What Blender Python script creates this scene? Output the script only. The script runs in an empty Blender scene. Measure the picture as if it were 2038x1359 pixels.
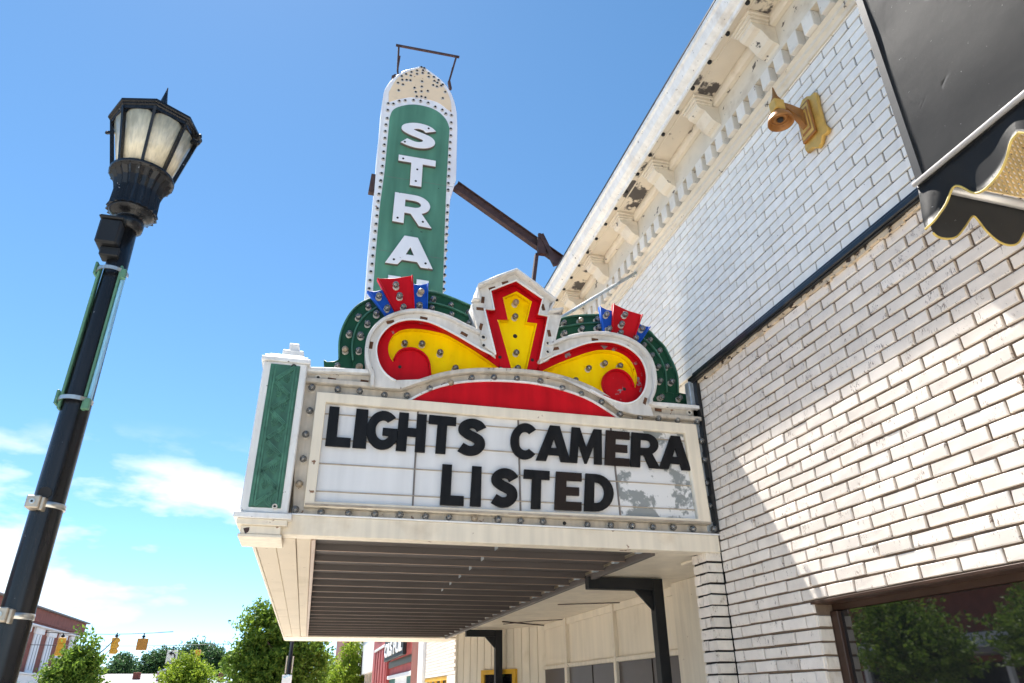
import bpy, bmesh, math, random
from mathutils import Vector, Matrix
random.seed(7)
S = bpy.context.scene
COL = S.collection
# ------------------------------------------------------------------ camera, world, sun, exposure
PF, YAW, PITCH, ROLL = 1401.98, math.radians(15.0738), math.radians(26.6065), math.radians(-0.5362)
CAMZ = 1.6
fw = Vector((math.sin(YAW)*math.cos(PITCH), math.cos(YAW)*math.cos(PITCH), math.sin(PITCH)))
r0 = Vector((math.cos(YAW), -math.sin(YAW), 0)); u0 = r0.cross(fw)
rt = r0*math.cos(ROLL)+u0*math.sin(ROLL); up = -r0*math.sin(ROLL)+u0*math.cos(ROLL)
cam = bpy.data.cameras.new('camera'); cam_o = bpy.data.objects.new('camera', cam); COL.objects.link(cam_o)
cam.sensor_width = 36; cam.lens = PF/2038*36; cam.clip_start = 0.05; cam.clip_end = 3000
cam_o.matrix_world = Matrix(((rt.x, up.x, -fw.x, 0), (rt.y, up.y, -fw.y, 0), (rt.z, up.z, -fw.z, CAMZ), (0, 0, 0, 1)))
S.camera = cam_o
S.view_settings.view_transform = 'Standard'; S.view_settings.look = 'None'
S.view_settings.exposure = 2.60; S.view_settings.gamma = 1
S.view_settings.use_curve_mapping = False
S.cycles.max_bounces = 8; S.cycles.diffuse_bounces = 4; S.cycles.transparent_max_bounces = 12
SUN = Vector((0.156, -0.42, -0.90)).normalized()
W = bpy.data.worlds.new('World'); S.world = W; W.use_nodes = True
wn, wl = W.node_tree.nodes, W.node_tree.links
wn.clear()
def WN(t, **k):
    n = wn.new(t)
    for a, b in k.items(): setattr(n, a, b)
    return n
sky = WN('ShaderNodeTexSky', sky_type='NISHITA', sun_disc=False)
sky.sun_elevation = math.asin(-SUN.z); sky.sun_rotation = math.atan2(-SUN.x, -SUN.y)
sky.altitude = 300; sky.air_density = 0.54; sky.dust_density = 0.05; sky.ozone_density = 1.6
hs = WN('ShaderNodeHueSaturation'); hs.inputs['Saturation'].default_value = 1.12; hs.inputs['Hue'].default_value = .488
wl.new(sky.outputs[0], hs.inputs['Color'])
tc = WN('ShaderNodeTexCoord'); mp = WN('ShaderNodeMapping'); mp.inputs['Scale'].default_value = (2.6, 2.6, 7.0)
mp.inputs['Location'].default_value = (5.3, 2.2, 0.9)
nz = WN('ShaderNodeTexNoise'); nz.inputs['Scale'].default_value = 1.5; nz.inputs['Detail'].default_value = 7; nz.inputs['Roughness'].default_value = 0.52
wl.new(tc.outputs['Generated'], mp.inputs[0]); wl.new(mp.outputs[0], nz.inputs['Vector'])
cr = WN('ShaderNodeValToRGB'); cr.color_ramp.elements[0].position = 0.515; cr.color_ramp.elements[1].position = 0.61
wl.new(nz.outputs[0], cr.inputs[0])
sx = WN('ShaderNodeSeparateXYZ'); wl.new(tc.outputs['Generated'], sx.inputs[0])
mr = WN('ShaderNodeValToRGB')
e = mr.color_ramp.elements; e[0].position = 0.0; e[0].color = (.15, .15, .15, 1); e[1].position = 0.31; e[1].color = (0, 0, 0, 1)
x = e.new(0.12); x.color = (.9, .9, .9, 1); x = e.new(0.235); x.color = (.9, .9, .9, 1)
wl.new(sx.outputs[2], mr.inputs[0])
mm = WN('ShaderNodeMath', operation='MULTIPLY'); wl.new(cr.outputs[0], mm.inputs[0]); wl.new(mr.outputs[0], mm.inputs[1])
mx = WN('ShaderNodeMixRGB'); mx.inputs[2].default_value = (4.6, 4.7, 4.85, 1)
wl.new(mm.outputs[0], mx.inputs[0]); wl.new(hs.outputs[0], mx.inputs[1])
bg = WN('ShaderNodeBackground'); bg.inputs[1].default_value = 0.05
wl.new(mx.outputs[0], bg.inputs[0])
wo = WN('ShaderNodeOutputWorld'); wl.new(bg.outputs[0], wo.inputs[0])
sun = bpy.data.lights.new('sun', 'SUN'); sun.energy = 2.1; sun.angle = math.radians(0.53); sun.color = (1, .95, .88)
sun_o = bpy.data.objects.new('sun', sun); COL.objects.link(sun_o); sun_o.location = (-5, 10, 30)
sun_o.rotation_euler = SUN.to_track_quat('-Z', 'Y').to_euler()

# ------------------------------------------------------------------ measuring helpers (photo pixel -> point on a real plane)
def ray(px, py): return rt*((px-1019)/PF) - up*((py-679.5)/PF) + fw
def PX(px, py, X): d = ray(px, py); t = X/d.x; return Vector((X, d.y*t, CAMZ+d.z*t))
def PY(px, py, Y): d = ray(px, py); t = Y/d.y; return Vector((d.x*t, Y, CAMZ+d.z*t))
def PZ(px, py, Z): d = ray(px, py); t = (Z-CAMZ)/d.z; return Vector((d.x*t, d.y*t, Z))
def proj(p):
    d = Vector(p)-Vector((0, 0, CAMZ)); k = d.dot(fw)
    return (1019+PF*d.dot(rt)/k, 679.5-PF*d.dot(up)/k, k)
def Z3(*pts): return [(620+a/2.4854, 520+b/2.4854) for a, b in pts]          # enlarged-view pixels -> photo pixels
def Z4(*pts): return [(460+a/3.088, 640+b/3.088) for a, b in pts]
def Z5(*pts): return [(940+a/3.577, 740+b/3.577) for a, b in pts]
def Z2(*pts): return [(680+a/2.4261, 60+b/2.4261) for a, b in pts]
def ZC(*pts): return [(940+a/6.178, 540+b/6.178) for a, b in pts]
def ZB(*pts): return [(460+a/2.038, 1000+b/2.038) for a, b in pts]
def ZW(*pts): return [(1500+a/8.494, 160+b/8.494) for a, b in pts]
# ------------------------------------------------------------------ materials
def mat(name, col, rough=.6, metal=0., spec=.5, var=0.12, scale=6., bump=0.0, bscale=None, chips=None, grime=None, rnd=0., ior=None, coat=0):
    """chips=(colour, amount 0..1, scale, [roughness]); grime=(colour, amount, scale)."""
    m = bpy.data.materials.new(name); m.use_nodes = True
    N, L = m.node_tree.nodes, m.node_tree.links
    b = N['Principled BSDF']; b.inputs['Roughness'].default_value = rough; b.inputs['Metallic'].default_value = metal
    b.inputs['Specular IOR Level'].default_value = spec
    if ior: b.inputs['IOR'].default_value = ior
    if coat: b.inputs['Coat Weight'].default_value = coat; b.inputs['Coat Roughness'].default_value = .1
    tc = N.new('ShaderNodeTexCoord'); oi = N.new('ShaderNodeObjectInfo')
    va = N.new('ShaderNodeVectorMath'); va.operation = 'ADD'
    cm = N.new('ShaderNodeCombineXYZ')
    ml = N.new('ShaderNodeMath'); ml.operation = 'MULTIPLY'; ml.inputs[1].default_value = 37.0
    L.new(oi.outputs['Random'], ml.inputs[0])
    for i in range(3): L.new(ml.outputs[0], cm.inputs[i])
    L.new(tc.outputs['Object'], va.inputs[0]); L.new(cm.outputs[0], va.inputs[1])
    V = va.outputs[0]
    n1 = N.new('ShaderNodeTexNoise'); n1.inputs['Scale'].default_value = scale; n1.inputs['Detail'].default_value = 6; L.new(V, n1.inputs['Vector'])
    mrn = N.new('ShaderNodeMapRange'); mrn.inputs[1].default_value = .3; mrn.inputs[2].default_value = .7
    mrn.inputs[3].default_value = 1-var; mrn.inputs[4].default_value = 1+var; L.new(n1.outputs[0], mrn.inputs[0])
    fac = mrn.outputs[0]
    if rnd:
        m2 = N.new('ShaderNodeMapRange'); m2.inputs[3].default_value = 1-rnd; m2.inputs[4].default_value = 1+rnd*.4; L.new(oi.outputs['Random'], m2.inputs[0])
        mu = N.new('ShaderNodeMath'); mu.operation = 'MULTIPLY'; L.new(fac, mu.inputs[0]); L.new(m2.outputs[0], mu.inputs[1]); fac = mu.outputs[0]
    vs = N.new('ShaderNodeVectorMath'); vs.operation = 'SCALE'; vs.inputs[0].default_value = col[:3]; L.new(fac, vs.inputs['Scale'])
    c = vs.outputs[0]
    def layer(c, lc, amount, sc, detail=8, soft=.03, rough2=None):
        n = N.new('ShaderNodeTexNoise'); n.inputs['Scale'].default_value = sc; n.inputs['Detail'].default_value = detail; n.inputs['Roughness'].default_value = .6
        L.new(V, n.inputs['Vector'])
        r = N.new('ShaderNodeValToRGB'); th = .715-.36*amount
        r.color_ramp.elements[0].position = th; r.color_ramp.elements[1].position = min(1, th+soft); L.new(n.outputs[0], r.inputs[0])
        x = N.new('ShaderNodeMixRGB'); L.new(r.outputs[0], x.inputs[0]); L.new(c, x.inputs[1]); x.inputs[2].default_value = (*lc[:3], 1)
        if rough2 is not None:
            rr = N.new('ShaderNodeMapRange'); rr.inputs[3].default_value = rough; rr.inputs[4].default_value = rough2; L.new(r.outputs[0], rr.inputs[0]); L.new(rr.outputs[0], b.inputs['Roughness'])
        return x.outputs[0]
    if grime: c = layer(c, grime[0], grime[1], grime[2], soft=.3)
    if chips: c = layer(c, chips[0], chips[1], chips[2], rough2=chips[3] if len(chips) > 3 else None)
    L.new(c, b.inputs['Base Color'])
    if bump:
        n = N.new('ShaderNodeTexNoise'); n.inputs['Scale'].default_value = bscale or scale*6; n.inputs['Detail'].default_value = 5; L.new(V, n.inputs['Vector'])
        bp = N.new('ShaderNodeBump'); bp.inputs['Strength'].default_value = bump; bp.inputs['Distance'].default_value = .01
        L.new(n.outputs[0], bp.inputs['Height']); L.new(bp.outputs[0], b.inputs['Normal'])
    return m
M = {}
RUST = (.10, .045, .025)
M['white'] = mat('white_paint', (.80, .79, .77), .45, var=.06, scale=3, bump=.08, bscale=30, chips=((.14, .105, .085), .17, 26), grime=((.50, .44, .37), .50, 5.0))
M['crest_white'] = mat('aged_crest_paint', (.66, .635, .60), .5, var=.08, scale=4, bump=.08, bscale=30, chips=((.16, .10, .07), .15, 22), grime=((.42, .36, .29), .50, 4.5))
M['white_clean'] = mat('white_enamel', (.82, .82, .82), .4, var=.04, scale=3, grime=((.62, .56, .48), .32, 5))
M['cream'] = mat('cream_paint', (.80, .71, .57), .5, var=.05, scale=2.5, bump=.05, bscale=25, chips=((.24, .12, .06), .11, 9), grime=((.55, .43, .29), .36, 2.2))
M['cream_smooth'] = mat('cream_panel_paint', (.85, .75, .60), .45, var=.04, scale=1.5, grime=((.58, .47, .32), .30, 1.6), bump=.03, bscale=9)
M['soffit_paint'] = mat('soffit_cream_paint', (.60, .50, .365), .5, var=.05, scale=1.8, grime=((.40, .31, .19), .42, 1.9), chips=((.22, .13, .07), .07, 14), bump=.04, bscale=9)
M['cornice'] = mat('cornice_paint', (.66, .585, .47), .6, var=.07, scale=3, bump=.15, bscale=20, chips=((.075, .065, .06), .47, 2.6), grime=((.60, .50, .37), .40, 3))
M['cornice_sound'] = mat('cornice_sound_paint', (.68, .61, .50), .6, var=.06, scale=4, bump=.12, bscale=24, chips=((.10, .085, .075), .20, 9), grime=((.42, .34, .25), .46, 4))
M['dentil'] = mat('dentil_paint', (.76, .71, .63), .55, var=.06, scale=8, chips=((.30, .22, .15), .16, 20), grime=((.50, .45, .38), .40, 9), rnd=.1)
M['channel'] = mat('bulb_channel_paint', (.56, .50, .42), .55, var=.12, scale=5, bump=.06, chips=((.18, .10, .06), .16, 14), grime=((.36, .29, .22), .42, 4))
M['red'] = mat('red_enamel', (.52, .005, .012), .5, spec=.14, var=.12, scale=3, chips=((.22, .22, .23), .10, 9), grime=((.34, .006, .012), .4, 4))
M['red_peel'] = mat('peeling_red_enamel', (.52, .005, .012), .5, spec=.14, var=.12, scale=3, chips=((.24, .25, .27), .34, 6.5), grime=((.34, .006, .012), .4, 4))
M['yellow'] = mat('yellow_enamel', (1.0, .71, .0), .5, spec=.1, var=.05, scale=4, grime=((.72, .34, .003), .36, 5), chips=((.25, .13, .02), .06, 16))
M['green'] = mat('green_enamel', (.014, .075, .038), .45, spec=.2, var=.2, scale=6, grime=((.012, .05, .03), .4, 6), chips=((.12, .14, .10), .12, 14))
M['green_relief'] = mat('green_relief_paint', (.045, .15, .095), .5, var=.25, scale=8, bump=.15, bscale=40, grime=((.012, .06, .035), .45, 9), chips=((.30, .32, .28), .09, 18))
M['green_rib'] = mat('green_rib_paint', (.065, .20, .13), .5, var=.25, scale=12, grime=((.015, .07, .04), .5, 14))
M['sign_green'] = mat('sign_green_enamel', (.095, .245, .165), .5, spec=.2, var=.10, scale=1.2, grime=((.075, .19, .13), .42, 1.3), chips=((.02, .03, .03), .10, 7), bump=.06, bscale=2.5)
M['blue'] = mat('blue_enamel', (.012, .085, .45), .45, spec=.15, var=.1, scale=5, grime=((.008, .04, .2), .35, 6))
M['sign_white'] = mat('sign_white_enamel', (.82, .82, .83), .45, var=.04, scale=2, chips=((.30, .17, .10), .13, 8), grime=((.62, .52, .42), .33, 2))
M['sign_cream'] = mat('faded_cream_enamel', (.84, .66, .44), .5, var=.07, scale=2.4, chips=((.28, .14, .06), .16, 9), grime=((.62, .50, .36), .45, 2.5))
M['letter_white'] = mat('letter_white_enamel', (.84, .84, .85), .4, var=.04, scale=3, chips=((.35, .25, .18), .10, 7))
M['letter_side'] = mat('letter_return_metal', (.16, .14, .13), .6, var=.2, scale=8)
M['black_letter'] = mat('black_letter_plastic', (.009, .009, .010), .5, spec=.2, var=.2, scale=5, bump=.03)
M['brown_letter'] = mat('faded_letter_plastic', (.024, .016, .013), .5, spec=.2, var=.2, scale=5, bump=.03)
M['board'] = mat('milk_white_panel', (.735, .73, .73), .3, var=.03, scale=1.3, grime=((.60, .59, .58), .32, 1.5))
M['board_peel'] = mat('peeling_white_panel', (.76, .76, .76), .4, var=.03, scale=2, chips=((.27, .29, .29), .56, 3.4, .5))
M['rail'] = mat('letter_rail_metal', (.42, .35, .27), .5, var=.2, scale=9, grime=((.14, .09, .06), .42, 7))
M['rust'] = mat('rusty_steel', (.062, .036, .034), .8, var=.35, scale=9, bump=.3, bscale=50, grime=((.10, .05, .032), .42, 6))
M['rust_slot'] = mat('rusted_slot', (.11, .045, .02), .85, var=.4, scale=30)
M['dark'] = mat('dark_socket', (.018, .016, .014), .7, var=.2)
M['socket'] = mat('porcelain_socket', (.62, .58, .52), .35, var=.1, scale=30, chips=((.10, .05, .03), .3, 30))
M['brass'] = mat('bulb_base_metal', (.10, .085, .07), .45, metal=.5, var=.3, scale=60)
M['pan'] = mat('brown_metal_pan', (.115, .098, .090), .5, var=.12, scale=2, grime=((.10, .075, .06), .4, 3))
M['pan_lip'] = mat('pan_lip_metal', (.40, .28, .21), .4, var=.15, scale=4)
M['zinc'] = mat('zinc_clip', (.45, .50, .54), .4, metal=.4, var=.2, scale=20)
M['black_steel'] = mat('black_steel', (.016, .017, .019), .5, spec=.3, var=.2, scale=5)
M['black_gloss'] = mat('black_gloss_paint', (.012, .012, .013), .27, var=.2, scale=4, spec=.4, chips=((.35, .35, .36), .06, 30))
M['ledge'] = mat('black_ledge_metal', (.014, .015, .017), .3, var=.25, scale=5, bump=.08, bscale=14, grime=((.07, .06, .05), .35, 4))
M['flaky'] = mat('flaking_stucco', (.62, .50, .36), .8, var=.2, scale=12, bump=.6, bscale=45, chips=((.05, .03, .02), .42, 18))
M['mortar'] = mat('brown_mortar', (.165, .115, .078), .9, var=.18, scale=14, bump=.4, bscale=80)
M['mortar_dark'] = mat('dark_joint', (.012, .009, .008), .9, var=.2, scale=14, bump=.3, bscale=60)
M['brick'] = mat('cream_wirecut_brick', (.84, .752, .66), .75, var=.07, scale=9, rnd=.13, grime=((.66, .59, .52), .46, 5))
def veined(m, col, thr=.60):
    N, L = m.node_tree.nodes, m.node_tree.links; b = N['Principled BSDF']
    prev = b.inputs['Base Color'].links[0].from_socket
    V = [n for n in N if n.type == 'VECT_MATH' and n.operation == 'ADD'][0].outputs[0]
    mp = N.new('ShaderNodeMapping'); mp.inputs['Scale'].default_value = (1, 95, 30); mp.inputs['Rotation'].default_value = (.22, 0, 0); L.new(V, mp.inputs[0])
    n = N.new('ShaderNodeTexNoise'); n.inputs['Scale'].default_value = 1.0; n.inputs['Detail'].default_value = 5; n.inputs['Roughness'].default_value = .7; n.inputs['Distortion'].default_value = 1.2; L.new(mp.outputs[0], n.inputs['Vector'])
    k = N.new('ShaderNodeTexNoise'); k.inputs['Scale'].default_value = 11; k.inputs['Detail'].default_value = 2; L.new(V, k.inputs['Vector'])
    a = N.new('ShaderNodeMath'); a.operation = 'MULTIPLY_ADD'; a.inputs[1].default_value = .62; L.new(k.outputs[0], a.inputs[0]); L.new(n.outputs[0], a.inputs[2])
    r = N.new('ShaderNodeValToRGB'); r.color_ramp.elements[0].position = thr+.31; r.color_ramp.elements[1].position = thr+.36; L.new(a.outputs[0], r.inputs[0])
    x = N.new('ShaderNodeMixRGB'); x.inputs[2].default_value = (*col, 1); L.new(r.outputs[0], x.inputs[0]); L.new(prev, x.inputs[1]); L.new(x.outputs[0], b.inputs['Base Color'])
    bp = N.new('ShaderNodeBump'); bp.inputs['Strength'].default_value = .6; bp.inputs['Distance'].default_value = .004; bp.invert = True; L.new(r.outputs[0], bp.inputs['Height']); L.new(bp.outputs[0], b.inputs['Normal'])
veined(M['brick'], (.33, .26, .22), .645)
M['brick_shade'] = mat('tan_shaded_brick', (.76, .68, .58), .75, var=.08, scale=9, rnd=.12, grime=((.55, .42, .28), .42, 6))  # darker copy of brick, shade of camera-facing faces put into the colour
veined(M['brick_shade'], (.26, .19, .13), .645)
M['glazed'] = mat('white_glazed_brick', (.88, .842, .78), .45, var=.04, scale=4, rnd=.08, grime=((.70, .72, .72), .28, 3), chips=((.06, .05, .045), .055, 13), bump=.05, bscale=12)
M['gold'] = mat('gold_paint', (.66, .40, .09), .4, metal=.25, var=.15, scale=12, grime=((.28, .11, .02), .42, 14), bump=.1, bscale=40)
M['gold_in'] = mat('copper_gold_paint', (.36, .155, .040), .45, metal=.3, var=.2, scale=14, grime=((.12, .04, .01), .40, 16))
M['vinyl'] = mat('black_awning_vinyl', (.034, .034, .034), .5, var=.12, scale=3, bump=.25, bscale=4, spec=.22, grime=((.05, .05, .05), .36, 1.6), chips=((.35, .35, .35), .045, 60))
M['trim'] = mat('gold_piping', (.52, .38, .10), .55, var=.25, scale=25)
M['alu'] = mat('grey_aluminium', (.62, .60, .58), .35, metal=.4, var=.08, scale=8)
M['lattice'] = mat('tan_lattice', (.66, .49, .23), .6, var=.2, scale=14)
M['glass_dark'] = mat('dark_window_glass', (.012, .012, .013), .02, var=.05, spec=.8, ior=1.8)
M['pane_far'] = mat('far_window_glass', (.03, .035, .04), .08, var=.2, spec=.8)
M['pane_film'] = mat('brown_window_film', (.085, .066, .058), .35, var=.1, scale=2)
M['bronze'] = mat('bronze_frame', (.055, .028, .018), .4, metal=.3, var=.2)
M['steel_band'] = mat('steel_strap', (.62, .60, .55), .28, metal=.8, var=.15, scale=14)
M['tan_clamp'] = mat('tan_clamp_metal', (.50, .43, .34), .4, metal=.5, var=.15, scale=20)
M['lamp_glass'] = mat('prismatic_lamp_glass', (.80, .70, .50), .18, var=.2, scale=5, spec=.7, grime=((.34, .28, .17), .45, 5))
def streaks(m, sc, k=.35, bump=True):
    N, L = m.node_tree.nodes, m.node_tree.links; b = N['Principled BSDF']; prev = b.inputs['Base Color'].links[0].from_socket
    tc = N.new('ShaderNodeTexCoord'); mp = N.new('ShaderNodeMapping'); mp.inputs['Scale'].default_value = sc; L.new(tc.outputs['Object'], mp.inputs[0])
    n = N.new('ShaderNodeTexNoise'); n.inputs['Scale'].default_value = 1; n.inputs['Detail'].default_value = 3; L.new(mp.outputs[0], n.inputs['Vector'])
    r = N.new('ShaderNodeMapRange'); r.inputs[1].default_value = .35; r.inputs[2].default_value = .65; r.inputs[3].default_value = 1-k; r.inputs[4].default_value = 1+k; L.new(n.outputs[0], r.inputs[0])
    v = N.new('ShaderNodeVectorMath'); v.operation = 'SCALE'; L.new(prev, v.inputs[0]); L.new(r.outputs[0], v.inputs['Scale']); L.new(v.outputs[0], b.inputs['Base Color'])
    if not bump: n.inputs['Detail'].default_value = 6; return
    bp = N.new('ShaderNodeBump'); bp.inputs['Strength'].default_value = .4; bp.inputs['Distance'].default_value = .01; L.new(n.outputs[0], bp.inputs['Height']); L.new(bp.outputs[0], b.inputs['Normal'])
streaks(M['lamp_glass'], (60, 60, 3), .13)
M['banner_green'] = mat('green_banner_channel', (.10, .24, .15), .5, var=.2, scale=8)
M['banner_blue'] = mat('pale_blue_channel', (.30, .62, .85), .35, var=.06, scale=8)
M['poster_yellow'] = mat('yellow_poster_frame', (.75, .42, .03), .45, var=.1, scale=6)
M['signal'] = mat('amber_signal_paint', (.72, .36, .02), .45, var=.1, scale=6)
M['signal_back'] = mat('amber_backplate', (.55, .24, .03), .55, var=.1, scale=6)
M['red_lens'] = mat('lit_red_lens', (.8, .03, .03), .3)
_b = M['red_lens'].node_tree.nodes['Principled BSDF']; _b.inputs['Emission Color'].default_value = (1, .10, .10, 1); _b.inputs['Emission Strength'].default_value = 1.6
M['sheet'] = mat('white_sign_sheet', (.80, .78, .68), .5, var=.05)
M['brickred'] = mat('red_brick_far', (.24, .075, .05), .8, var=.18, scale=3, bump=.2)
M['redpaint'] = mat('painted_red_facade', (.42, .075, .07), .65, var=.18, scale=1.2, grime=((.50, .22, .18), .36, 1.5))
M['stone'] = mat('rough_pale_stone', (.60, .53, .44), .8, var=.25, scale=3, bump=.5, bscale=6)
M['whitewall'] = mat('white_facade', (.80, .80, .80), .6, var=.06, scale=.8)
M['shingle'] = mat('pale_shingle_roof', (.26, .25, .26), .8, var=.1, scale=1, bump=.2)
M['roofblue'] = mat('blue_grey_roof', (.20, .26, .32), .6, var=.1, scale=1)
M['teal'] = mat('dark_teal_paint', (.03, .13, .11), .5, var=.1)
M['bounce_road'] = mat('pale_bounce_road', (.26, .245, .22), .9, var=.2, scale=.8, bump=.3, bscale=40)  # unseen road, paled to bounce more light onto walls and soffits
M['concrete'] = mat('pale_concrete', (.62, .58, .51), .85, var=.12, scale=.7, bump=.2, bscale=30, grime=((.40, .36, .31), .4, .6))  # unseen paving, tone also lifted for bounce light
M['bark'] = mat('bark', (.075, .055, .04), .9, var=.3, scale=6, bump=.5)
M['flag'] = mat('striped_flag_cloth', (.62, .22, .30), .7, var=.1)
def leafmat(name, col, col2):
    m = bpy.data.materials.new(name); m.use_nodes = True; N, L = m.node_tree.nodes, m.node_tree.links
    b = N['Principled BSDF']; b.inputs['Roughness'].default_value = .5; b.inputs['Specular IOR Level'].default_value = .3
    g = N.new('ShaderNodeNewGeometry'); x = N.new('ShaderNodeMixRGB'); x.inputs[1].default_value = (*col, 1); x.inputs[2].default_value = (*col2, 1)
    L.new(g.outputs['Random Per Island'], x.inputs[0]); L.new(x.outputs[0], b.inputs['Base Color'])
    t = N.new('ShaderNodeBsdfTranslucent'); L.new(x.outputs[0], t.inputs[0])
    ms = N.new('ShaderNodeMixShader'); ms.inputs[0].default_value = .45
    L.new(b.outputs[0], ms.inputs[1]); L.new(t.outputs[0], ms.inputs[2]); L.new(ms.outputs[0], N['Material Output'].inputs[0])
    return m
for k_, sc_, a_ in (('sign_green', (5, 5, .5), .16), ('red', (9, 9, 1.2), .13), ('red_peel', (9, 9, 1.2), .13), ('yellow', (10, 10, 1.5), .06), ('cream', (16, 16, 1.2), .07), ('white', (22, 22, 2), .07), ('crest_white', (18, 18, 2), .09), ('channel', (20, 20, 2), .14), ('sign_white', (8, 8, .7), .07), ('glazed', (1, 14, 2), .04), ('black_letter', (30, 30, 3), .3), ('board', (9, 9, .8), .05), ('cream_smooth', (7, 7, .6), .06), ('green_relief', (25, 25, 2), .2), ('black_gloss', (30, 30, 1.5), .3)): streaks(M[k_], sc_, a_, False)
M['leaf'] = leafmat('bright_leaves', (.16, .26, .02), (.34, .43, .045))
M['leaf_mid'] = leafmat('mid_leaves', (.085, .17, .022), (.25, .36, .05))
M['leaf_dark'] = leafmat('dark_leaves', (.040, .10, .040), (.10, .18, .06))
def glassmat():
    m = bpy.data.materials.new('clear_bulb_glass'); m.use_nodes = True; N, L = m.node_tree.nodes, m.node_tree.links
    t = N.new('ShaderNodeBsdfTransparent'); t.inputs[0].default_value = (.93, .94, .94, 1)
    g = N.new('ShaderNodeBsdfGlossy'); g.inputs['Roughness'].default_value = .03
    lw = N.new('ShaderNodeLayerWeight'); lw.inputs[0].default_value = .5
    ms = N.new('ShaderNodeMixShader'); L.new(lw.outputs['Fresnel'], ms.inputs[0]); L.new(t.outputs[0], ms.inputs[1]); L.new(g.outputs[0], ms.inputs[2])
    d = N.new('ShaderNodeBsdfDiffuse'); d.inputs[0].default_value = (.8, .8, .78, 1); m2 = N.new('ShaderNodeMixShader'); m2.inputs[0].default_value = .10
    L.new(ms.outputs[0], m2.inputs[1]); L.new(d.outputs[0], m2.inputs[2]); L.new(m2.outputs[0], N['Material Output'].inputs[0]); return m
M['bulb_glass'] = glassmat()

# ------------------------------------------------------------------ object helpers
def thing(name, loc, label, cat, group=None):
    o = bpy.data.objects.new(name, None); COL.objects.link(o); o.location = loc; o.empty_display_size = .1
    o['label'] = label; o['category'] = cat
    if group: o['group'] = group
    return o
def link(name, me, parent=None, m=None):
    o = bpy.data.objects.new(name, me); COL.objects.link(o)
    if m is not None:
        for k in (m if isinstance(m, (list, tuple)) else [m]): me.materials.append(M[k])
    if parent is not None: put(o, parent)
    return o
def world_loc(p):
    v = Vector((0, 0, 0)); q = p
    while q is not None:
        v = v + Vector(q.location); q = q.parent
    return v
def put(o, parent):
    """parents o (built in world coordinates) without moving it"""
    o.parent = parent
    o.location = Vector(o.location) - world_loc(parent)
def flatten(bm):
    bmesh.ops.recalc_face_normals(bm, faces=bm.faces)
def mk(name, bm, parent, m, smooth=False):
    me = bpy.data.meshes.new(name); flatten(bm); bm.to_mesh(me); bm.free()
    if smooth:
        for p in me.polygons: p.use_smooth = True
    return link(name, me, parent, m)
def box(bm, x0, x1, y0, y1, z0, z1, bev=0, mi=0):
    vs = [bm.verts.new(p) for p in ((x0, y0, z0), (x1, y0, z0), (x1, y1, z0), (x0, y1, z0), (x0, y0, z1), (x1, y0, z1), (x1, y1, z1), (x0, y1, z1))]
    fs = [bm.faces.new([vs[i] for i in q]) for q in ((0, 3, 2, 1), (4, 5, 6, 7), (0, 1, 5, 4), (1, 2, 6, 5), (2, 3, 7, 6), (3, 0, 4, 7))]
    for f in fs: f.material_index = mi
    if bev:
        es = list({e for f in fs for e in f.edges}); bmesh.ops.bevel(bm, geom=es, offset=bev, segments=1, affect='EDGES', clamp_overlap=True)
def BOX(name, parent, m, x0, x1, y0, y1, z0, z1, bev=0.004):
    bm = bmesh.new(); box(bm, min(x0, x1), max(x0, x1), min(y0, y1), max(y0, y1), min(z0, z1), max(z0, z1), bev); return mk(name, bm, parent, m)
def obox(bm, a, b, w, h, upv=(0, 0, 1), mi=0):
    """bar of section w x h from a to b"""
    a, b = Vector(a), Vector(b); d = (b-a).normalized(); s = d.cross(Vector(upv))
    if s.length < 1e-5: s = d.cross(Vector((1, 0, 0)))
    s.normalize(); t = s.cross(d).normalized()
    vs = [bm.verts.new(p + s*i*w/2 + t*j*h/2) for p in (a, b) for i, j in ((-1, -1), (1, -1), (1, 1), (-1, 1))]
    for q in ((0, 1, 2, 3), (7, 6, 5, 4), (0, 4, 5, 1), (1, 5, 6, 2), (2, 6, 7, 3), (3, 7, 4, 0)):
        f = bm.faces.new([vs[i] for i in q]); f.material_index = mi
def tube(bm, pts, r, n=8, mi=0, cap=True):
    pts = [Vector(p) for p in pts]; rings = []
    R = r if isinstance(r, (list, tuple)) else [r]*len(pts)
    for i, p in enumerate(pts):
        d = (pts[min(i+1, len(pts)-1)]-pts[max(i-1, 0)]).normalized()
        s = d.cross(Vector((0, 0, 1)))
        if s.length < 1e-3: s = Vector((1, 0, 0))
        s.normalize(); t = s.cross(d)
        rings.append([bm.verts.new(p + (s*math.cos(6.28319*k/n)+t*math.sin(6.28319*k/n))*R[i]) for k in range(n)])
    for a, b in zip(rings, rings[1:]):
        for k in range(n):
            f = bm.faces.new((a[k], a[(k+1) % n], b[(k+1) % n], b[k])); f.material_index = mi; f.smooth = True
    if cap:
        for q in (rings[0], rings[-1]):
            f = bm.faces.new(q); f.material_index = mi
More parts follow.
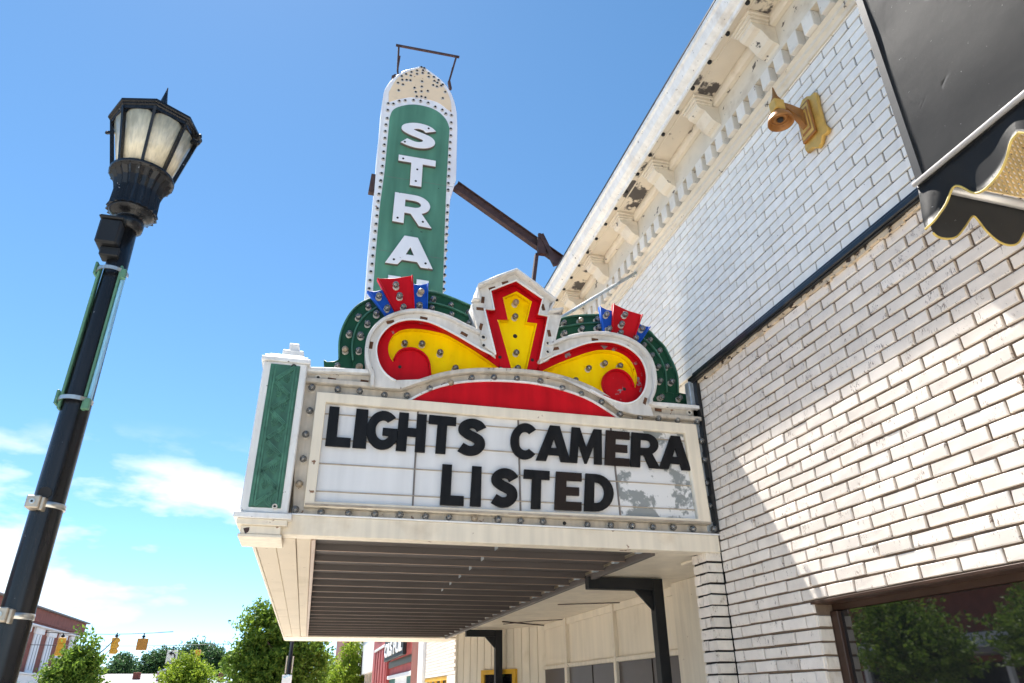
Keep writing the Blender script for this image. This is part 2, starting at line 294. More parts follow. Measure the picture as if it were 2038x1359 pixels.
def lathe(bm, prof, c, n=24, mi=0, axis='Z', flute=0, smooth=True, rot=0):
    """prof: (radius, height) along axis from centre c"""
    rings = []
    for (r, h) in prof:
        ring = []
        for k in range(n):
            a = 2*math.pi*k/n + rot; rr = r*(1+(flute*(1 if k % 2 else -1)))
            if axis == 'Z': p = (c[0]+rr*math.cos(a), c[1]+rr*math.sin(a), c[2]+h)
            elif axis == 'Y': p = (c[0]+rr*math.cos(a), c[1]+h, c[2]+rr*math.sin(a))
            else: p = (c[0]+h, c[1]+rr*math.cos(a), c[2]+rr*math.sin(a))
            ring.append(bm.verts.new(p))
        rings.append(ring)
    for a, b in zip(rings, rings[1:]):
        for k in range(n):
            f = bm.faces.new((a[k], a[(k+1) % n], b[(k+1) % n], b[k])); f.material_index = mi; f.smooth = smooth
    for q in (rings[0], rings[-1]):
        f = bm.faces.new(q); f.material_index = mi
def cat(pts, n=6, closed=False):
    """Catmull-Rom through 2D points"""
    out = []; N = len(pts)
    for i in range(N if closed else N-1):
        p = [pts[(i+k-1) % N] if closed else pts[max(0, min(N-1, i+k-1))] for k in range(4)]
        for j in range(n):
            t = j/n
            out.append(tuple(.5*((2*p[1][a])+(-p[0][a]+p[2][a])*t+(2*p[0][a]-5*p[1][a]+4*p[2][a]-p[3][a])*t*t+(-p[0][a]+3*p[1][a]-3*p[2][a]+p[3][a])*t**3) for a in (0, 1)))
    if not closed: out.append(pts[-1])
    return out
def offs(pts, d, closed=False):
    out = []; N = len(pts)
    for i in range(N):
        a = pts[(i-1) % N] if closed else pts[max(i-1, 0)]; b = pts[(i+1) % N] if closed else pts[min(i+1, N-1)]
        dx, dy = b[0]-a[0], b[1]-a[1]; l = math.hypot(dx, dy) or 1
        out.append((pts[i][0]-dy/l*d, pts[i][1]+dx/l*d))
    return out
def band(pts, w): return offs(pts, w/2) + offs(pts, -w/2)[::-1]
def xz(pxs, y): return [(p.x, p.z) for p in (PY(a, b, y) for a, b in pxs)]
def plate_mesh(loops, depth, bevel=0.0):
    """filled 2D loops (first outer, rest holes) extruded; returned in local x/y with thickness along z"""
    cu = bpy.data.curves.new('tmp', 'CURVE'); cu.dimensions = '2D'; cu.fill_mode = 'BOTH'; cu.extrude = depth/2; cu.bevel_depth = bevel; cu.bevel_resolution = 0
    for lp in loops:
        sp = cu.splines.new('POLY'); sp.points.add(len(lp)-1); sp.use_cyclic_u = True
        for q, p in zip(sp.points, lp): q.co = (p[0], p[1], 0, 1)
    ob = bpy.data.objects.new('tmp', cu); COL.objects.link(ob)
    dg = bpy.context.evaluated_depsgraph_get(); me = bpy.data.meshes.new_from_object(ob.evaluated_get(dg))
    bpy.data.objects.remove(ob); bpy.data.curves.remove(cu); me.materials.clear()
    return me
def plate(name, loops, y0, y1, parent, m, bevel=0.003, side=None):
    """vertical plate facing the camera (-y): loops in world x/z, front at y0, back at y1"""
    me = plate_mesh(loops, (y1-y0)-2*bevel, bevel); ym = (y0+y1)/2
    c = (sum(p[0] for p in loops[0])/len(loops[0]), sum(p[1] for p in loops[0])/len(loops[0]))
    for v in me.vertices: x, z, t = v.co; v.co = (x-c[0], t, z-c[1])
    me.update(); me.name = name
    bm = bmesh.new(); bm.from_mesh(me); bmesh.ops.recalc_face_normals(bm, faces=bm.faces); bm.to_mesh(me); bm.free()
    o = link(name, me, None, m)
    if side:
        me.materials.append(M[side])
        for p in me.polygons:
            if abs(p.normal.y) < .7: p.material_index = len(me.materials)-1
    o.location = (c[0], ym, c[1])
    if parent is not None: put(o, parent)
    return o
def dup(o, parent, loc, rz=None):
    c = o.copy(); COL.objects.link(c); c.parent = None; c.location = loc
    if rz is not None: c.rotation_euler = (0, 0, rz)
    put(c, parent); return c
# ------------------------------------------------------------------ glyphs (cap height 1)
def arc(cx, cy, rx, ry, a0, a1, n=14): return [(cx+rx*math.cos(math.radians(a0+(a1-a0)*i/n)), cy+ry*math.sin(math.radians(a0+(a1-a0)*i/n))) for i in range(n+1)]
def glyph(ch, t=.25):
    if ch == 'L': a, g = .60, [[(0, 0), (0, 1), (t, 1), (t, t*.9), (.60, t*.9), (.60, 0)]]
    elif ch == 'I': a, g = t, [[(0, 0), (0, 1), (t, 1), (t, 0)]]
    elif ch == 'T': a, g = .74, [[(.37-t/2, 0), (.37-t/2, 1-t*.9), (0, 1-t*.9), (0, 1), (.74, 1), (.74, 1-t*.9), (.37+t/2, 1-t*.9), (.37+t/2, 0)]]
    elif ch == 'H': a, g = .74, [[(0, 0), (0, 1), (t, 1), (t, .5+t*.42), (.74-t, .5+t*.42), (.74-t, 1), (.74, 1), (.74, 0), (.74-t, 0), (.74-t, .5-t*.42), (t, .5-t*.42), (t, 0)]]
    elif ch == 'E': a, g = .62, [[(0, 0), (0, 1), (.62, 1), (.62, 1-t*.85), (t, 1-t*.85), (t, .5+t*.42), (.56, .5+t*.42), (.56, .5-t*.42), (t, .5-t*.42), (t, t*.85), (.62, t*.85), (.62, 0)]]
    elif ch == 'N': a, g = .82, [[(0, 0), (0, 1), (t, 1), (.82-t, .42), (.82-t, 1), (.82, 1), (.82, 0), (.82-t, 0), (t, .58), (t, 0)]]
    elif ch == 'M': a, g = 1.0, [[(0, 0), (.02, 1), (.27, 1), (.5, .44), (.73, 1), (.98, 1), (1, 0), (1-t*.92, 0), (.75, .56), (.53, 0), (.47, 0), (.25, .56), (t*.92, 0)]]
    elif ch == 'A': a, g = .96, [[(0, 0), (.34, 1), (.62, 1), (.96, 0), (.96-t*1.08, 0), (.64, .17), (.32, .17), (t*1.08, 0)], [(.385, .36), (.575, .36), (.48, .66)]]
    elif ch == 'D': a, g = .80, [[(0, 0), (0, 1)] + arc(.30, .5, .50, .5, 90, -90), [(t, t*.85)] + arc(.30, .5, .50-t, .5-t*.85, -90, 90) + [(t, 1-t*.85)]]
    elif ch == 'R': a, g = .80, [[(0, 0), (0, 1)] + arc(.42, .69, .34, .31, 90, -62) + [(.80, 0), (.80-t*1.15, 0), (.36, .36), (t, .36), (t, 0)], [(t, .56)] + arc(.42, .69, .34-t*.85, .125, -90, 90) + [(t, .815)]]
    elif ch == 'C': a, g = .80, [arc(.47, .5, .47, .5, 44, 316, 26) + arc(.47, .5, .47-t, .5-t*.92, 306, 54, 22)]
    elif ch == 'G': a, g = .88, [arc(.47, .5, .47, .5, 44, 322, 26) + [(.88, .23), (.88, .55), (.47, .55), (.47, .37), (.64, .37), (.64, .28)] + arc(.47, .5, .47-t, .5-t*.92, 312, 54, 22)]
    elif ch == 'S':
        c = cat([(.585, .735), (.50, .845), (.33, .885), (.17, .80), (.15, .665), (.27, .565), (.40, .505), (.53, .42), (.555, .27), (.45, .14), (.28, .115), (.10, .20)], 5)
        a, g = .70, [band(c, t)]
        lo = min(p[0] for p in g[0]); hi = max(p[0] for p in g[0]); b0 = min(p[1] for p in g[0]); b1 = max(p[1] for p in g[0])
        g = [[((p[0]-lo)/(hi-lo)*.7, (p[1]-b0)/(b1-b0)) for p in g[0]]]
    return a, g
def letter_loops(ch, quad, y, t=.25):
    """quad: photo pixels of the cap box TL,TR,BR,BL"""
    a, g = glyph(ch, t); TL, TR, BR, BL = [PY(p[0], p[1], y) for p in quad]
    return [[(lambda q: (q.x, q.z))((BL.lerp(BR, u/a)).lerp(TL.lerp(TR, u/a), v)) for u, v in lp] for lp in g]

# ================================================================== GROUND (below the frame, lights the soffits)
def sheet(name, x0, x1, y0, y1, z, m, thick=None):
    bm = bmesh.new()
    if thick: box(bm, x0, x1, y0, y1, z-thick, z)
    else: bm.faces.new([bm.verts.new(p) for p in ((x0, y0, z), (x1, y0, z), (x1, y1, z), (x0, y1, z))])
    o = mk(name, bm, None, m); o['kind'] = 'structure'; return o
sheet('ground', -900, 900, -600, 1500, -0.02, 'bounce_road')
sheet('road', -12.0, -1.95, -80, 400, -0.012, 'bounce_road')
sheet('sidewalk', -1.80, 3.6, -40, 60, 0.13, 'concrete', .14)
sheet('kerb', -1.95, -1.803, -40, 60, 0.125, 'concrete', .14)
sheet('sidewalk', -15.0, -12.0, -40, 60, 0.13, 'concrete', .14)
# ================================================================== BRICK BUILDING ON THE RIGHT
XW = 3.0
bld = thing('brick_building', (3.2, 3.5, 0.0), 'pale brick corner building with heavy peeling cornice, beside the theater marquee', 'building')
CH, BL_ = 0.078, 0.2505
def brick_mesh(name, l, d, h, bev, jit):
    bm = bmesh.new(); box(bm, 0, d, -l/2, l/2, -h/2, h/2)
    es = [e for e in bm.edges if all(v.co.x < 1e-6 for v in e.verts)]
    bmesh.ops.bevel(bm, geom=es, offset=bev, segments=1, affect='EDGES')
    for v in bm.verts:
        v.co.y += random.uniform(-jit, jit); v.co.z += random.uniform(-jit, jit); v.co.x += random.uniform(-jit, jit)*.6
    me = bpy.data.meshes.new(name); flatten(bm); bm.to_mesh(me); bm.free(); return me
BR_MESH = [brick_mesh('brick', 0.2365, .06, .0645, .0045, .0028) for _ in range(5)]
GL_MESH = [brick_mesh('glazed_brick', 0.2405, .05, .0675, .0025, .0005) for _ in range(4)]
for me in BR_MESH: me.materials.append(M['brick'])
for me in GL_MESH: me.materials.append(M['glazed'])
SHADE_MESH = [m.copy() for m in BR_MESH]
for me in SHADE_MESH: me.materials.clear(); me.materials.append(M['brick_shade'])
def in_view(p, mg=60):
    a, b, k = proj(p); return k > .3 and -mg < a < 2038+mg and -mg < b < 1359+mg
def lay(parent, name, bricks, meshes, std, xf, jx, rest_name):
    """bricks: list of (y centre, z centre, length). The 300 that show largest singly, the others joined."""
    def size(b):
        p = Vector((xf, b[0], b[1])); d = p-Vector((0, 0, CAMZ)); ok = in_view(p)
        return (d.x/d.length**3) * b[2] if ok else -d.length
    bricks.sort(key=size, reverse=True); rest = bmesh.new()
    for i, (y, z, l) in enumerate(bricks):
        xx = xf + random.uniform(-jx, jx)
        if i < 300:
            o = bpy.data.objects.new(name, random.choice(meshes)); COL.objects.link(o)
            o.location = (xx, y, z); o.scale = (1, l/std, 1); o.rotation_euler = (random.uniform(-.006, .006), 0, random.uniform(-.005, .005)); put(o, parent)
        else:
            box(rest, xx, xx+.05, y-l/2, y+l/2, z-std*0-(.0675 if name == 'glazed_brick' else .0665)/2, z+(.0675 if name == 'glazed_brick' else .0665)/2)
    r = mk(rest_name, rest, parent, meshes[0].materials[0].name and ('glazed' if name == 'glazed_brick' else 'brick')); r['kind'] = 'stuff'
def courses(y0, y1, z_joint0, n, pitch, phase, cuts=None, jl=.0145, jit=.008):
    out = []
    for k in range(n):
        z = z_joint0 + pitch*(k+.5)
        ph = phase + (BL_/2 if k % 2 else 0) + random.uniform(-jit, jit)
        i0 = math.floor((y0-ph)/BL_)-1; i1 = math.ceil((y1-ph)/BL_)+1
        for i in range(i0, i1):
            a, b = ph+i*BL_, ph+(i+1)*BL_
            segs = [(max(a, y0), min(b, y1))]
            if cuts:
                for (c0, c1, cz0, cz1) in cuts:
                    if cz0 < z < cz1:
                        segs = [s for q in segs for s in ((q[0], min(q[1], c0)), (max(q[0], c1), q[1]))]
            for s in segs:
                l = s[1]-s[0]-jl
                if l > .03: out.append(((s[0]+s[1])/2, z, l))
    return out
ZJ = 2.573                                                         # a bed joint at the pilaster
WIN = (-1.2, 4.0, 0.75, 2.095)                                      # shop window opening y0,y1,z0,z1
bm = bmesh.new()                                                    # mortar backing with the window opening left out
for (a, b, c, d) in ((-3, 5.0, WIN[3], 4.055), (WIN[1], 5.0, 0, WIN[3]), (-3, WIN[0], 0, WIN[3]), (WIN[0], WIN[1], 0, WIN[2])):
    box(bm, XW+.015, XW+.3, a, b, c, d)
low = mk('lower_wall', bm, bld, 'mortar')
nlow = 33
lay(low, 'brick', courses(-2.0, 4.995, ZJ-CH*14, nlow, CH, 4.744-.12525, [(WIN[0]-.006, WIN[1]+.006, WIN[2], WIN[3])]), BR_MESH, .2365, XW, .0022, 'brick_courses')
bm = bmesh.new(); box(bm, XW+.012, XW+.3, -3, 18, 4.10, 5.70); uw = mk('upper_wall', bm, bld, 'mortar_dark')
ub = []
ph = 4.072
for k in range(21):
    z = 4.093+.0785*(k+.5); ph = 4.072 + (-.125 if k % 2 else 0) + random.uniform(-.02, .02)
    for i in range(-25, 55):
        y = ph+i*BL_
        if -2 < y < 17.5: ub.append((y+BL_/2, z, BL_-.010))
lay(uw, 'glazed_brick', ub, GL_MESH, .2405, XW, .0012, 'glazed_brick_courses')
# reveal bricks of the window and the pilaster
def turn_bricks(parent, cx0, cx1, yf, z0, n, name='brick'):
    """bricks facing the camera (-y) in a jamb: full width cx0..cx1"""
    for k in range(n):
        o = bpy.data.objects.new(name, random.choice(SHADE_MESH)); COL.objects.link(o)
        o.rotation_euler = (0, 0, math.radians(90)); o.location = ((cx0+cx1)/2, yf+random.uniform(-.002, .002), z0+CH*(k+.5))
        o.scale = (.8, (cx1-cx0)/.2385, 1); put(o, parent)
win = BOX('shop_window', bld, 'bronze', XW+.125, XW+.19, WIN[0], WIN[1], WIN[3]-.05, WIN[3]-.002)
BOX('window_frame', win, 'bronze', XW+.10, XW+.17, 3.93, 3.998, WIN[2]+.02, WIN[3]-.052)
BOX('window_frame', win, 'bronze', XW+.10, XW+.17, WIN[0]+.002, WIN[0]+.06, WIN[2]+.02, WIN[3]-.052)
BOX('header', win, 'bronze', XW-.004, XW+.12, WIN[0], WIN[1]+.03, WIN[3]-.012, WIN[3]+.006, .002)
BOX('sill', win, 'bronze', XW-.01, XW+.19, WIN[0], WIN[1], WIN[2]-.03, WIN[2]+.018)
BOX('pane', win, 'glass_dark', XW+.125, XW+.135, WIN[0]+.061, 3.928, WIN[2]+.019, WIN[3]-.053, 0)
jm = BOX('window_jamb', bld, 'mortar', XW+.06, XW+.30, 4.012, 4.1, WIN[2], WIN[3]-.014, 0)
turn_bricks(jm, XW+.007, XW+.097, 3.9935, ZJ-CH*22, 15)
# pilaster between wall and theater entrance
pl = BOX('pilaster', bld, 'mortar_dark', 2.882, 3.2, 5.012, 5.212, 0.1, 2.572, 0)
for k in range(20):
    z = ZJ-CH*(k+.5)
    o = bpy.data.objects.new('brick', random.choice(SHADE_MESH)); COL.objects.link(o); o.rotation_euler = (0, 0, math.radians(90))
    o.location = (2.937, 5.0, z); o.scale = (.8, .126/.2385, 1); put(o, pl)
    segs = [(5.0495, 5.222)] if k % 2 else [(5.0495, 5.122), (5.134, 5.222)]
    for a, b in segs:
        o = bpy.data.objects.new('brick', random.choice(BR_MESH)); COL.objects.link(o)
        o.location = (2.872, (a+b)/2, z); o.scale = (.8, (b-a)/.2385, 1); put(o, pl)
# black ledge between lower and upper wall
lg = bmesh.new(); box(lg, 2.938, 3.05, -3, 5.05, 4.004, 4.044, .006); box(lg, 2.955, 3.05, -3, 5.05, 3.994, 4.0035, .002); box(lg, 2.990, 3.05, -3, 5.05, 4.0445, 4.099, .002)
lg = mk('ledge', lg, bld, 'ledge')
bm = bmesh.new()
y = -2.0
while y < 5.0:
    l = random.uniform(.03, .11); h = random.uniform(.012, .036); box(bm, 2.972+random.uniform(0, .012), 2.998, y, min(5.0, y+l), 3.992-h, 3.9935); y += l
mk('flaking_edge', bm, lg, 'flaky')
# cornice
def extr(prof, y0, y1, name, parent, m, close=True):
    bm = bmesh.new(); A = [bm.verts.new((x, y0, z)) for x, z in prof]; B = [bm.verts.new((x, y1, z)) for x, z in prof]; n = len(prof)
    for i in range(n): bm.faces.new((A[i], A[(i+1) % n], B[(i+1) % n], B[i]))
    bm.faces.new(A); bm.faces.new(B[::-1]); return mk(name, bm, parent, m)
CY0, CY1 = -1.0, 19.0
co = extr([(3.3, 5.845), (2.90, 5.845), (2.90, 6.16), (3.3, 6.16)], CY0, CY1, 'cornice', bld, 'cornice_sound')
extr([(3.3, 5.60), (2.985, 5.60), (2.975, 5.625), (2.955, 5.64), (2.955, 5.668), (2.93, 5.69), (3.3, 5.69)], CY0, CY1, 'bed_moulding', co, 'cornice_sound')
extr([(3.3, 5.692), (2.962, 5.692), (2.962, 5.843), (3.3, 5.843)], CY0, CY1, 'dentil_backing', co, 'cornice_sound')
extr([(3.3, 6.162), (2.60, 6.162), (2.60, 6.2), (3.3, 6.2)], CY0, CY1, 'soffit', co, 'cornice')
extr([(2.85, 6.105), (2.865, 6.09), (2.898, 6.085), (2.898, 6.16), (2.84, 6.16), (2.84, 6.13)], CY0, CY1, 'cove_moulding', co, 'cornice_sound')
cw = extr([(2.598, 6.140), (2.580, 6.140), (2.576, 6.175), (2.545, 6.188), (2.520, 6.205), (2.505, 6.24), (2.496, 6.272), (2.476, 6.285), (2.472, 6.318), (2.60, 6.33)], CY0, CY1, 'crown', co, 'white')
extr([(2.466, 6.3185), (2.466, 6.336), (3.6, 6.40), (3.6, 6.34), (2.60, 6.3305)], CY0, CY1, 'roof_flashing', co, 'ledge')
extr([(2.66, 6.152), (2.67, 6.152), (2.67, 6.1615), (2.66, 6.1615)], CY0, CY1, 'soffit_bead', co, 'cornice_sound')
def modillion():
    prof = [(2.899, 5.885), (2.885, 5.905), (2.855, 5.915), (2.82, 5.94), (2.79, 5.985), (2.765, 6.02), (2.725, 6.035), (2.70, 6.055), (2.695, 6.084), (2.899, 6.084)]
    bm = bmesh.new(); h = .084
    A = [bm.verts.new((x-2.8, -h, z-6)) for x, z in prof]; B = [bm.verts.new((x-2.8, h, z-6)) for x, z in prof]; n = len(prof)
    for i in range(n): bm.faces.new((A[i], A[(i+1) % n], B[(i+1) % n], B[i]))
    bm.faces.new(A); bm.faces.new(B[::-1])
    for k, (e, z0, z1) in enumerate(((.012, .084, .104), (.026, .1045, .13), (.042, .1305, .161))):
        box(bm, -.105-e, .042-.001*k, -h-e, h+e, z0+.0002, z1, .004)
    return mk('modillion', bm, None, 'cornice_sound')
m0 = modillion(); ks = list(range(-3, 17))
for i, k in enumerate(ks):
    loc = (2.8, 3.133+.8425*k, 6.0)
    if i == 0: m0.location = loc; put(m0, co)
    else: dup(m0, co, loc)
bm = bmesh.new(); box(bm, -.036, .036, -.052, .052, -.073, .073, .004); d0 = mk('dentil', bm, None, 'dentil'); k = 0
for i in range(-12, 92):
    loc = (2.926, 2.745+.1735*i+random.uniform(-.003, .003), 5.768)
    if k == 0: d0.location = loc; put(d0, co)
    else: dup(d0, co, loc)
    k += 1
bm = bmesh.new(); lathe(bm, [(.016, -.012), (.020, 0), (.020, .004)], (0, 0, 0), 12); b0 = mk('bolt', bm, None, 'black_steel', True)
bm2 = None
for i in range(-3, 30):
    loc = (2.624, 2.96+.283*i, 6.158)
    if i == -3: b0.location = loc; put(b0, co)
    else: dup(b0, co, loc)
# building mass behind, roof
BOX('building_body', bld, 'brickred', XW+.302, 12, -3, 4.9, 0, 6.30, 0)
BOX('building_body', bld, 'brickred', XW+1.2, 12, 4.91, 19, 0, 6.30, 0)
BOX('ceiling_slab', bld, 'cream_smooth', XW+.01, 4.19, 5.23, 17.9, 2.72, 2.9, 0)
BOX('inner_wall', bld, 'cream_smooth', XW+.02, XW+.3, 5.055, 18, 2.91, 4.09, 0)
# ------------------------------------------------------------------ gold wall lamp
wl_ = thing('wall_lamp', (2.97, 3.03, 5.14), 'gold painted wall lamp with downward dish shade on upper white brick wall', 'lamp')
pc = [(p.y, p.z) for p in (PX(a, b, 2.965) for a, b in ZW((1030, 212), (1060, 260), (1100, 460), (1180, 740), (1262, 820), (1235, 890), (1165, 930), (1150, 1050), (1100, 1130), (1040, 1130), (1000, 1130), (920, 1212), (885, 1170), (870, 1020), (780, 740), (790, 560), (800, 430), (830, 340), (900, 280), (960, 275)))]
me = plate_mesh([pc], .022, .005)
for v in me.vertices: a, b, t = v.co; v.co = (t+2.974, a, b)
bp = link('back_plate', me, wl_, 'gold')
cy, cz = 3.035, 5.135
for s, d in ((.068, .010), (.060, .012), (.047, .010), (.040, .012), (.028, .010)):
    bm = bmesh.new(); box(bm, 2.94-.004-(.068-s)*.35, 2.957-(.068-s)*.02, cy-s, cy+s, cz-s*2.15, cz+s*2.15, .004); mk('raised_panel', bm, bp, 'gold' if d > .011 else 'gold_in')  # darker panels paint in the shade of grooves between the frames
bm = bmesh.new()
for i in range(5):
    pass
arm = [(2.95, 5.07), (2.95, 5.215), (2.90, 5.235), (2.84, 5.25), (2.73, 5.262), (2.73, 5.225), (2.80, 5.205), (2.86, 5.17), (2.90, 5.11), (2.92, 5.075)]
A = [bm.verts.new((x, cy-.020, z)) for x, z in arm]; B = [bm.verts.new((x, cy+.020, z)) for x, z in arm]
for i in range(len(arm)): bm.faces.new((A[i], A[(i+1) % len(arm)], B[(i+1) % len(arm)], B[i]))
bm.faces.new(A); bm.faces.new(B[::-1]); mk('arm', bm, wl_, 'gold_in')
BOX('hub', wl_, 'gold', 2.695, 2.775, cy-.036, cy+.036, 5.178, 5.268, .006)
bm = bmesh.new(); lathe(bm, [(.030, 0), (.036, .012), (.020, .022), (.026, .034), (.018, .050), (.004, .135)], (2.735, cy, 5.268), 8); mk('finial', bm, wl_, 'gold_in')
bm = bmesh.new(); lathe(bm, [(.030, .105), (.044, .09), (.074, .050), (.085, .018), (.087, 0), (.080, .002), (.070, .03), (.055, .045), (.052, .030), (.028, .028), (.026, .05), (.012, .05)], (2.735, cy, 5.075), 28); mk('shade', bm, wl_, 'gold_in', True)
bm = bmesh.new(); lathe(bm, [(.020, 0), (.020, .03)], (2.735, cy, 5.094), 14); mk('socket', bm, wl_, 'dark')

# ================================================================== AWNING (top right)
aw = thing('awning', (2.4, 0.5, 3.3), 'black vinyl awning with gold piped scalloped valance, mounted over the shop window', 'awning')
AX, AY = 2.1, 1.70
DENT = [(PX(px_, py_, AX).y, PX(px_, py_, AX).z, r_, a_) for px_, py_, r_, a_ in ((1945, 215, .11, .0036), (1832, 288, .08, .0022), (1990, 100, .16, -.003), (1760, 60, .14, .003))]
bm = bmesh.new()                                                    # front sheet, sagging a little between the rails
NU, NV = 60, 40
grid = [[None]*(NV+1) for _ in range(NU+1)]
for i in range(NU+1):
    for j in range(NV+1):
        yy = AY-3.4*i/NU; v = j/NV; zz = 3.345+1.65*v
        sag = .0015*math.sin(yy*5+zz*3)*math.sin(math.pi*v) + sum(a_*math.exp(-((yy-y_)**2+(zz-z_)**2)/r_**2) for y_, z_, r_, a_ in DENT)
        grid[i][j] = bm.verts.new((AX+sag, yy, zz))
for i in range(NU):
    for j in range(NV):
        f = bm.faces.new((grid[i][j], grid[i+1][j], grid[i+1][j+1], grid[i][j+1])); f.smooth = True
bmesh.ops.solidify(bm, geom=list(bm.faces), thickness=-.006)
mk('front_sheet', bm, aw, 'vinyl')
extr([(AX, 5.0), (2.98, 5.45), (2.98, 5.44), (AX+.01, 4.99)], AY-3.4, AY, 'top_sheet', aw, 'vinyl')
extr([(AX+.012, 4.985), (2.985, 5.43), (2.985, 4.11), (2.975, 4.11), (2.2, 4.11), (AX+.012, 4.11)], AY-.006, AY-.001, 'end_sheet', aw, 'vinyl')
for y_, w_ in ((AY-.001, .035), (AY-.62, .02), (AY-1.24, .02)): BOX('seam', aw, 'vinyl', AX-.0035, AX+.004, y_-w_, y_, 3.37, 4.99, .001)
bm = bmesh.new(); tube(bm, [(AX-.012, AY+.006, 3.362), (AX-.012, AY-3.4, 3.338)], .011, 10); mk('front_rail', bm, aw, 'alu')
# scalloped front valance
fr = [(p.y, p.z) for p in (PX(a, b, AX) for a, b in ((1850, 462), (1862, 455), (1874, 440), (1883, 412), (1891, 376), (1903, 369), (1926, 381), (1948, 382), (1970, 370), (1994, 342), (2012, 312), (2022, 284), (2036, 266)))]
sc = cat(fr, 5)
st = [(AY, 3.30), (AY-.003, 3.22)]
lo = sc[:]
last = fr[-1][0]
while last > AY-3.3:
    for k in range(1, 9):
        t = k/8; lo.append((last-.36*t, 3.235-.10*math.sin(math.pi*t)+.0))
    last -= .36
def wav(y, z): return .022*math.sin(y*17+1.0)*max(0, min(1, (3.34-z)/.16)) - .012*math.sin(y*31)*max(0, min(1, (3.34-z)/.16))
bm = bmesh.new(); prev = None
for (yy, zz) in [(AY, 3.20)] + [p for p in lo if p[0] < AY]:
    ring = [bm.verts.new((AX-.004+wav(yy, 3.345+(zz-3.345)*k/6), yy, 3.345+(zz-3.345)*k/6)) for k in range(7)]
    if prev:
        for k in range(6):
            f = bm.faces.new((prev[k], prev[k+1], ring[k+1], ring[k])); f.smooth = True
    prev = ring
bmesh.ops.solidify(bm, geom=list(bm.faces), thickness=.004); mk('valance', bm, aw, 'vinyl')
bm = bmesh.new(); tube(bm, [(AX-.004+wav(a, b), a, b) for a, b in lo if a < AY], .0045, 6); mk('piping', bm, aw, 'trim', True)
# end valance (seen from inside) with its own scallops
ed = [(p.x, p.z) for p in (PY(a, b, AY) for a, b in ((1858, 462), (1868, 470), (1885, 474), (1905, 470), (1922, 450), (1934, 432), (1941, 430), (1950, 440), (1966, 460), (1990, 480), (2012, 487), (2028, 482), (2040, 460)))]
lo2 = cat(ed, 4); x0 = lo2[-1][0]
while x0 < 2.9:
    lo2 += [(x0+.115*k/6, 3.19-.07*math.sin(math.pi*k/6)) for k in range(1, 7)]; x0 += .115
plate('end_valance', [[(AX+.003, 3.36)] + [p for p in lo2 if p[0] > AX+.003] + [(lo2[-1][0], 3.36)]], AY+.001, AY+.006, aw, 'vinyl', .001)
bm = bmesh.new(); tube(bm, [(a, AY+.0035, b) for a, b in lo2 if a > AX], .0045, 6); mk('piping', bm, aw, 'trim', True)
pA, pB = PY(1890, 376, AY-.02), PY(2038, 408, AY-.02)
dv = (pB-pA); bm = bmesh.new(); tube(bm, [pA+dv*-.05, pA+dv*2.4], .020, 12); mk('end_rail', bm, aw, 'alu', True)
bm = bmesh.new()
lat0 = [(AX+.03+.028*i) for i in range(32)]
for xx in lat0: box(bm, xx-.005, xx+.005, AY-.035, AY-.029, 3.37, 4.05)
for i in range(25): box(bm, AX+.02, 2.92, AY-.029, AY-.023, 3.375+.027*i, 3.385+.027*i)
mk('lattice_panel', bm, aw, 'lattice')

# ================================================================== MARQUEE
mq = thing('theater_marquee', (1.3, 9.5, 2.56), 'old white theater marquee with scrolled red and yellow crest and bulb lined letter board', 'marquee')
# one bulb mesh with socket
def bulb_mesh():
    bm = bmesh.new()
    prof = [(.003, -.072), (.014, -.068), (.022, -.058), (.0265, -.045), (.0245, -.032), (.017, -.018), (.011, -.010), (.011, -.004)]
    lathe(bm, prof, (0, 0, 0), 14, 0, 'Y')
    lathe(bm, [(.0095, -.020), (.0105, -.002), (.0105, .004)], (0, 0, 0), 10, 1, 'Y')
    lathe(bm, [(.020, -.006), (.025, -.004), (.025, .004)], (0, 0, 0), 16, 2, 'Y')
    lathe(bm, [(.0035, -.042), (.005, -.034), (.003, -.02)], (0, 0, 0), 6, 1, 'Y')
    me = bpy.data.meshes.new('bulb'); flatten(bm); bm.to_mesh(me); bm.free()
    for k in ('bulb_glass', 'brass', 'socket'): me.materials.append(M[k])
    return me
BULB = bulb_mesh()
M['bulb_dirty'] = mat('sooted_bulb_glass', (.30, .24, .17), .3, var=.4, scale=40)
DULL = BULB.copy(); DULL.materials[0] = M['bulb_dirty']
def bulbs(pxs, y, parent, dy=0):
    for (a, b) in pxs:
        p = PY(a, b, y-.03); o = bpy.data.objects.new('bulb', DULL if random.random() < .13 else BULB); COL.objects.link(o); o.location = (p.x, y+dy, p.z-.006)
        o.rotation_euler = (random.uniform(-.12, .12), random.uniform(0, 6), random.uniform(-.12, .12)); s = random.uniform(.94, 1.06); o.scale = (s, s, s); put(o, parent)
def ring_sockets(pxs, y, parent, r=.022):
    for (a, b) in pxs:
        p = PY(a, b, y); bm = bmesh.new(); lathe(bm, [(r*.55, .006), (r*.55, -.008), (r, -.010), (r*1.15, 0), (r*1.15, .004)], (p.x, p.y, p.z), 16, 0, 'Y'); lathe(bm, [(r*.54, -.003), (r*.54, .002)], (p.x, p.y, p.z), 12, 1, 'Y')
        mk('empty_socket', bm, parent, ['socket', 'dark'])
def holes(pxs, y, parent, r=.014):
    for (a, b) in pxs:
        p = PY(a, b, y); bm = bmesh.new(); lathe(bm, [(r, -.0015), (r, .001)], (p.x, p.y, p.z), 12, 0, 'Y'); mk('socket_hole', bm, parent, 'dark')
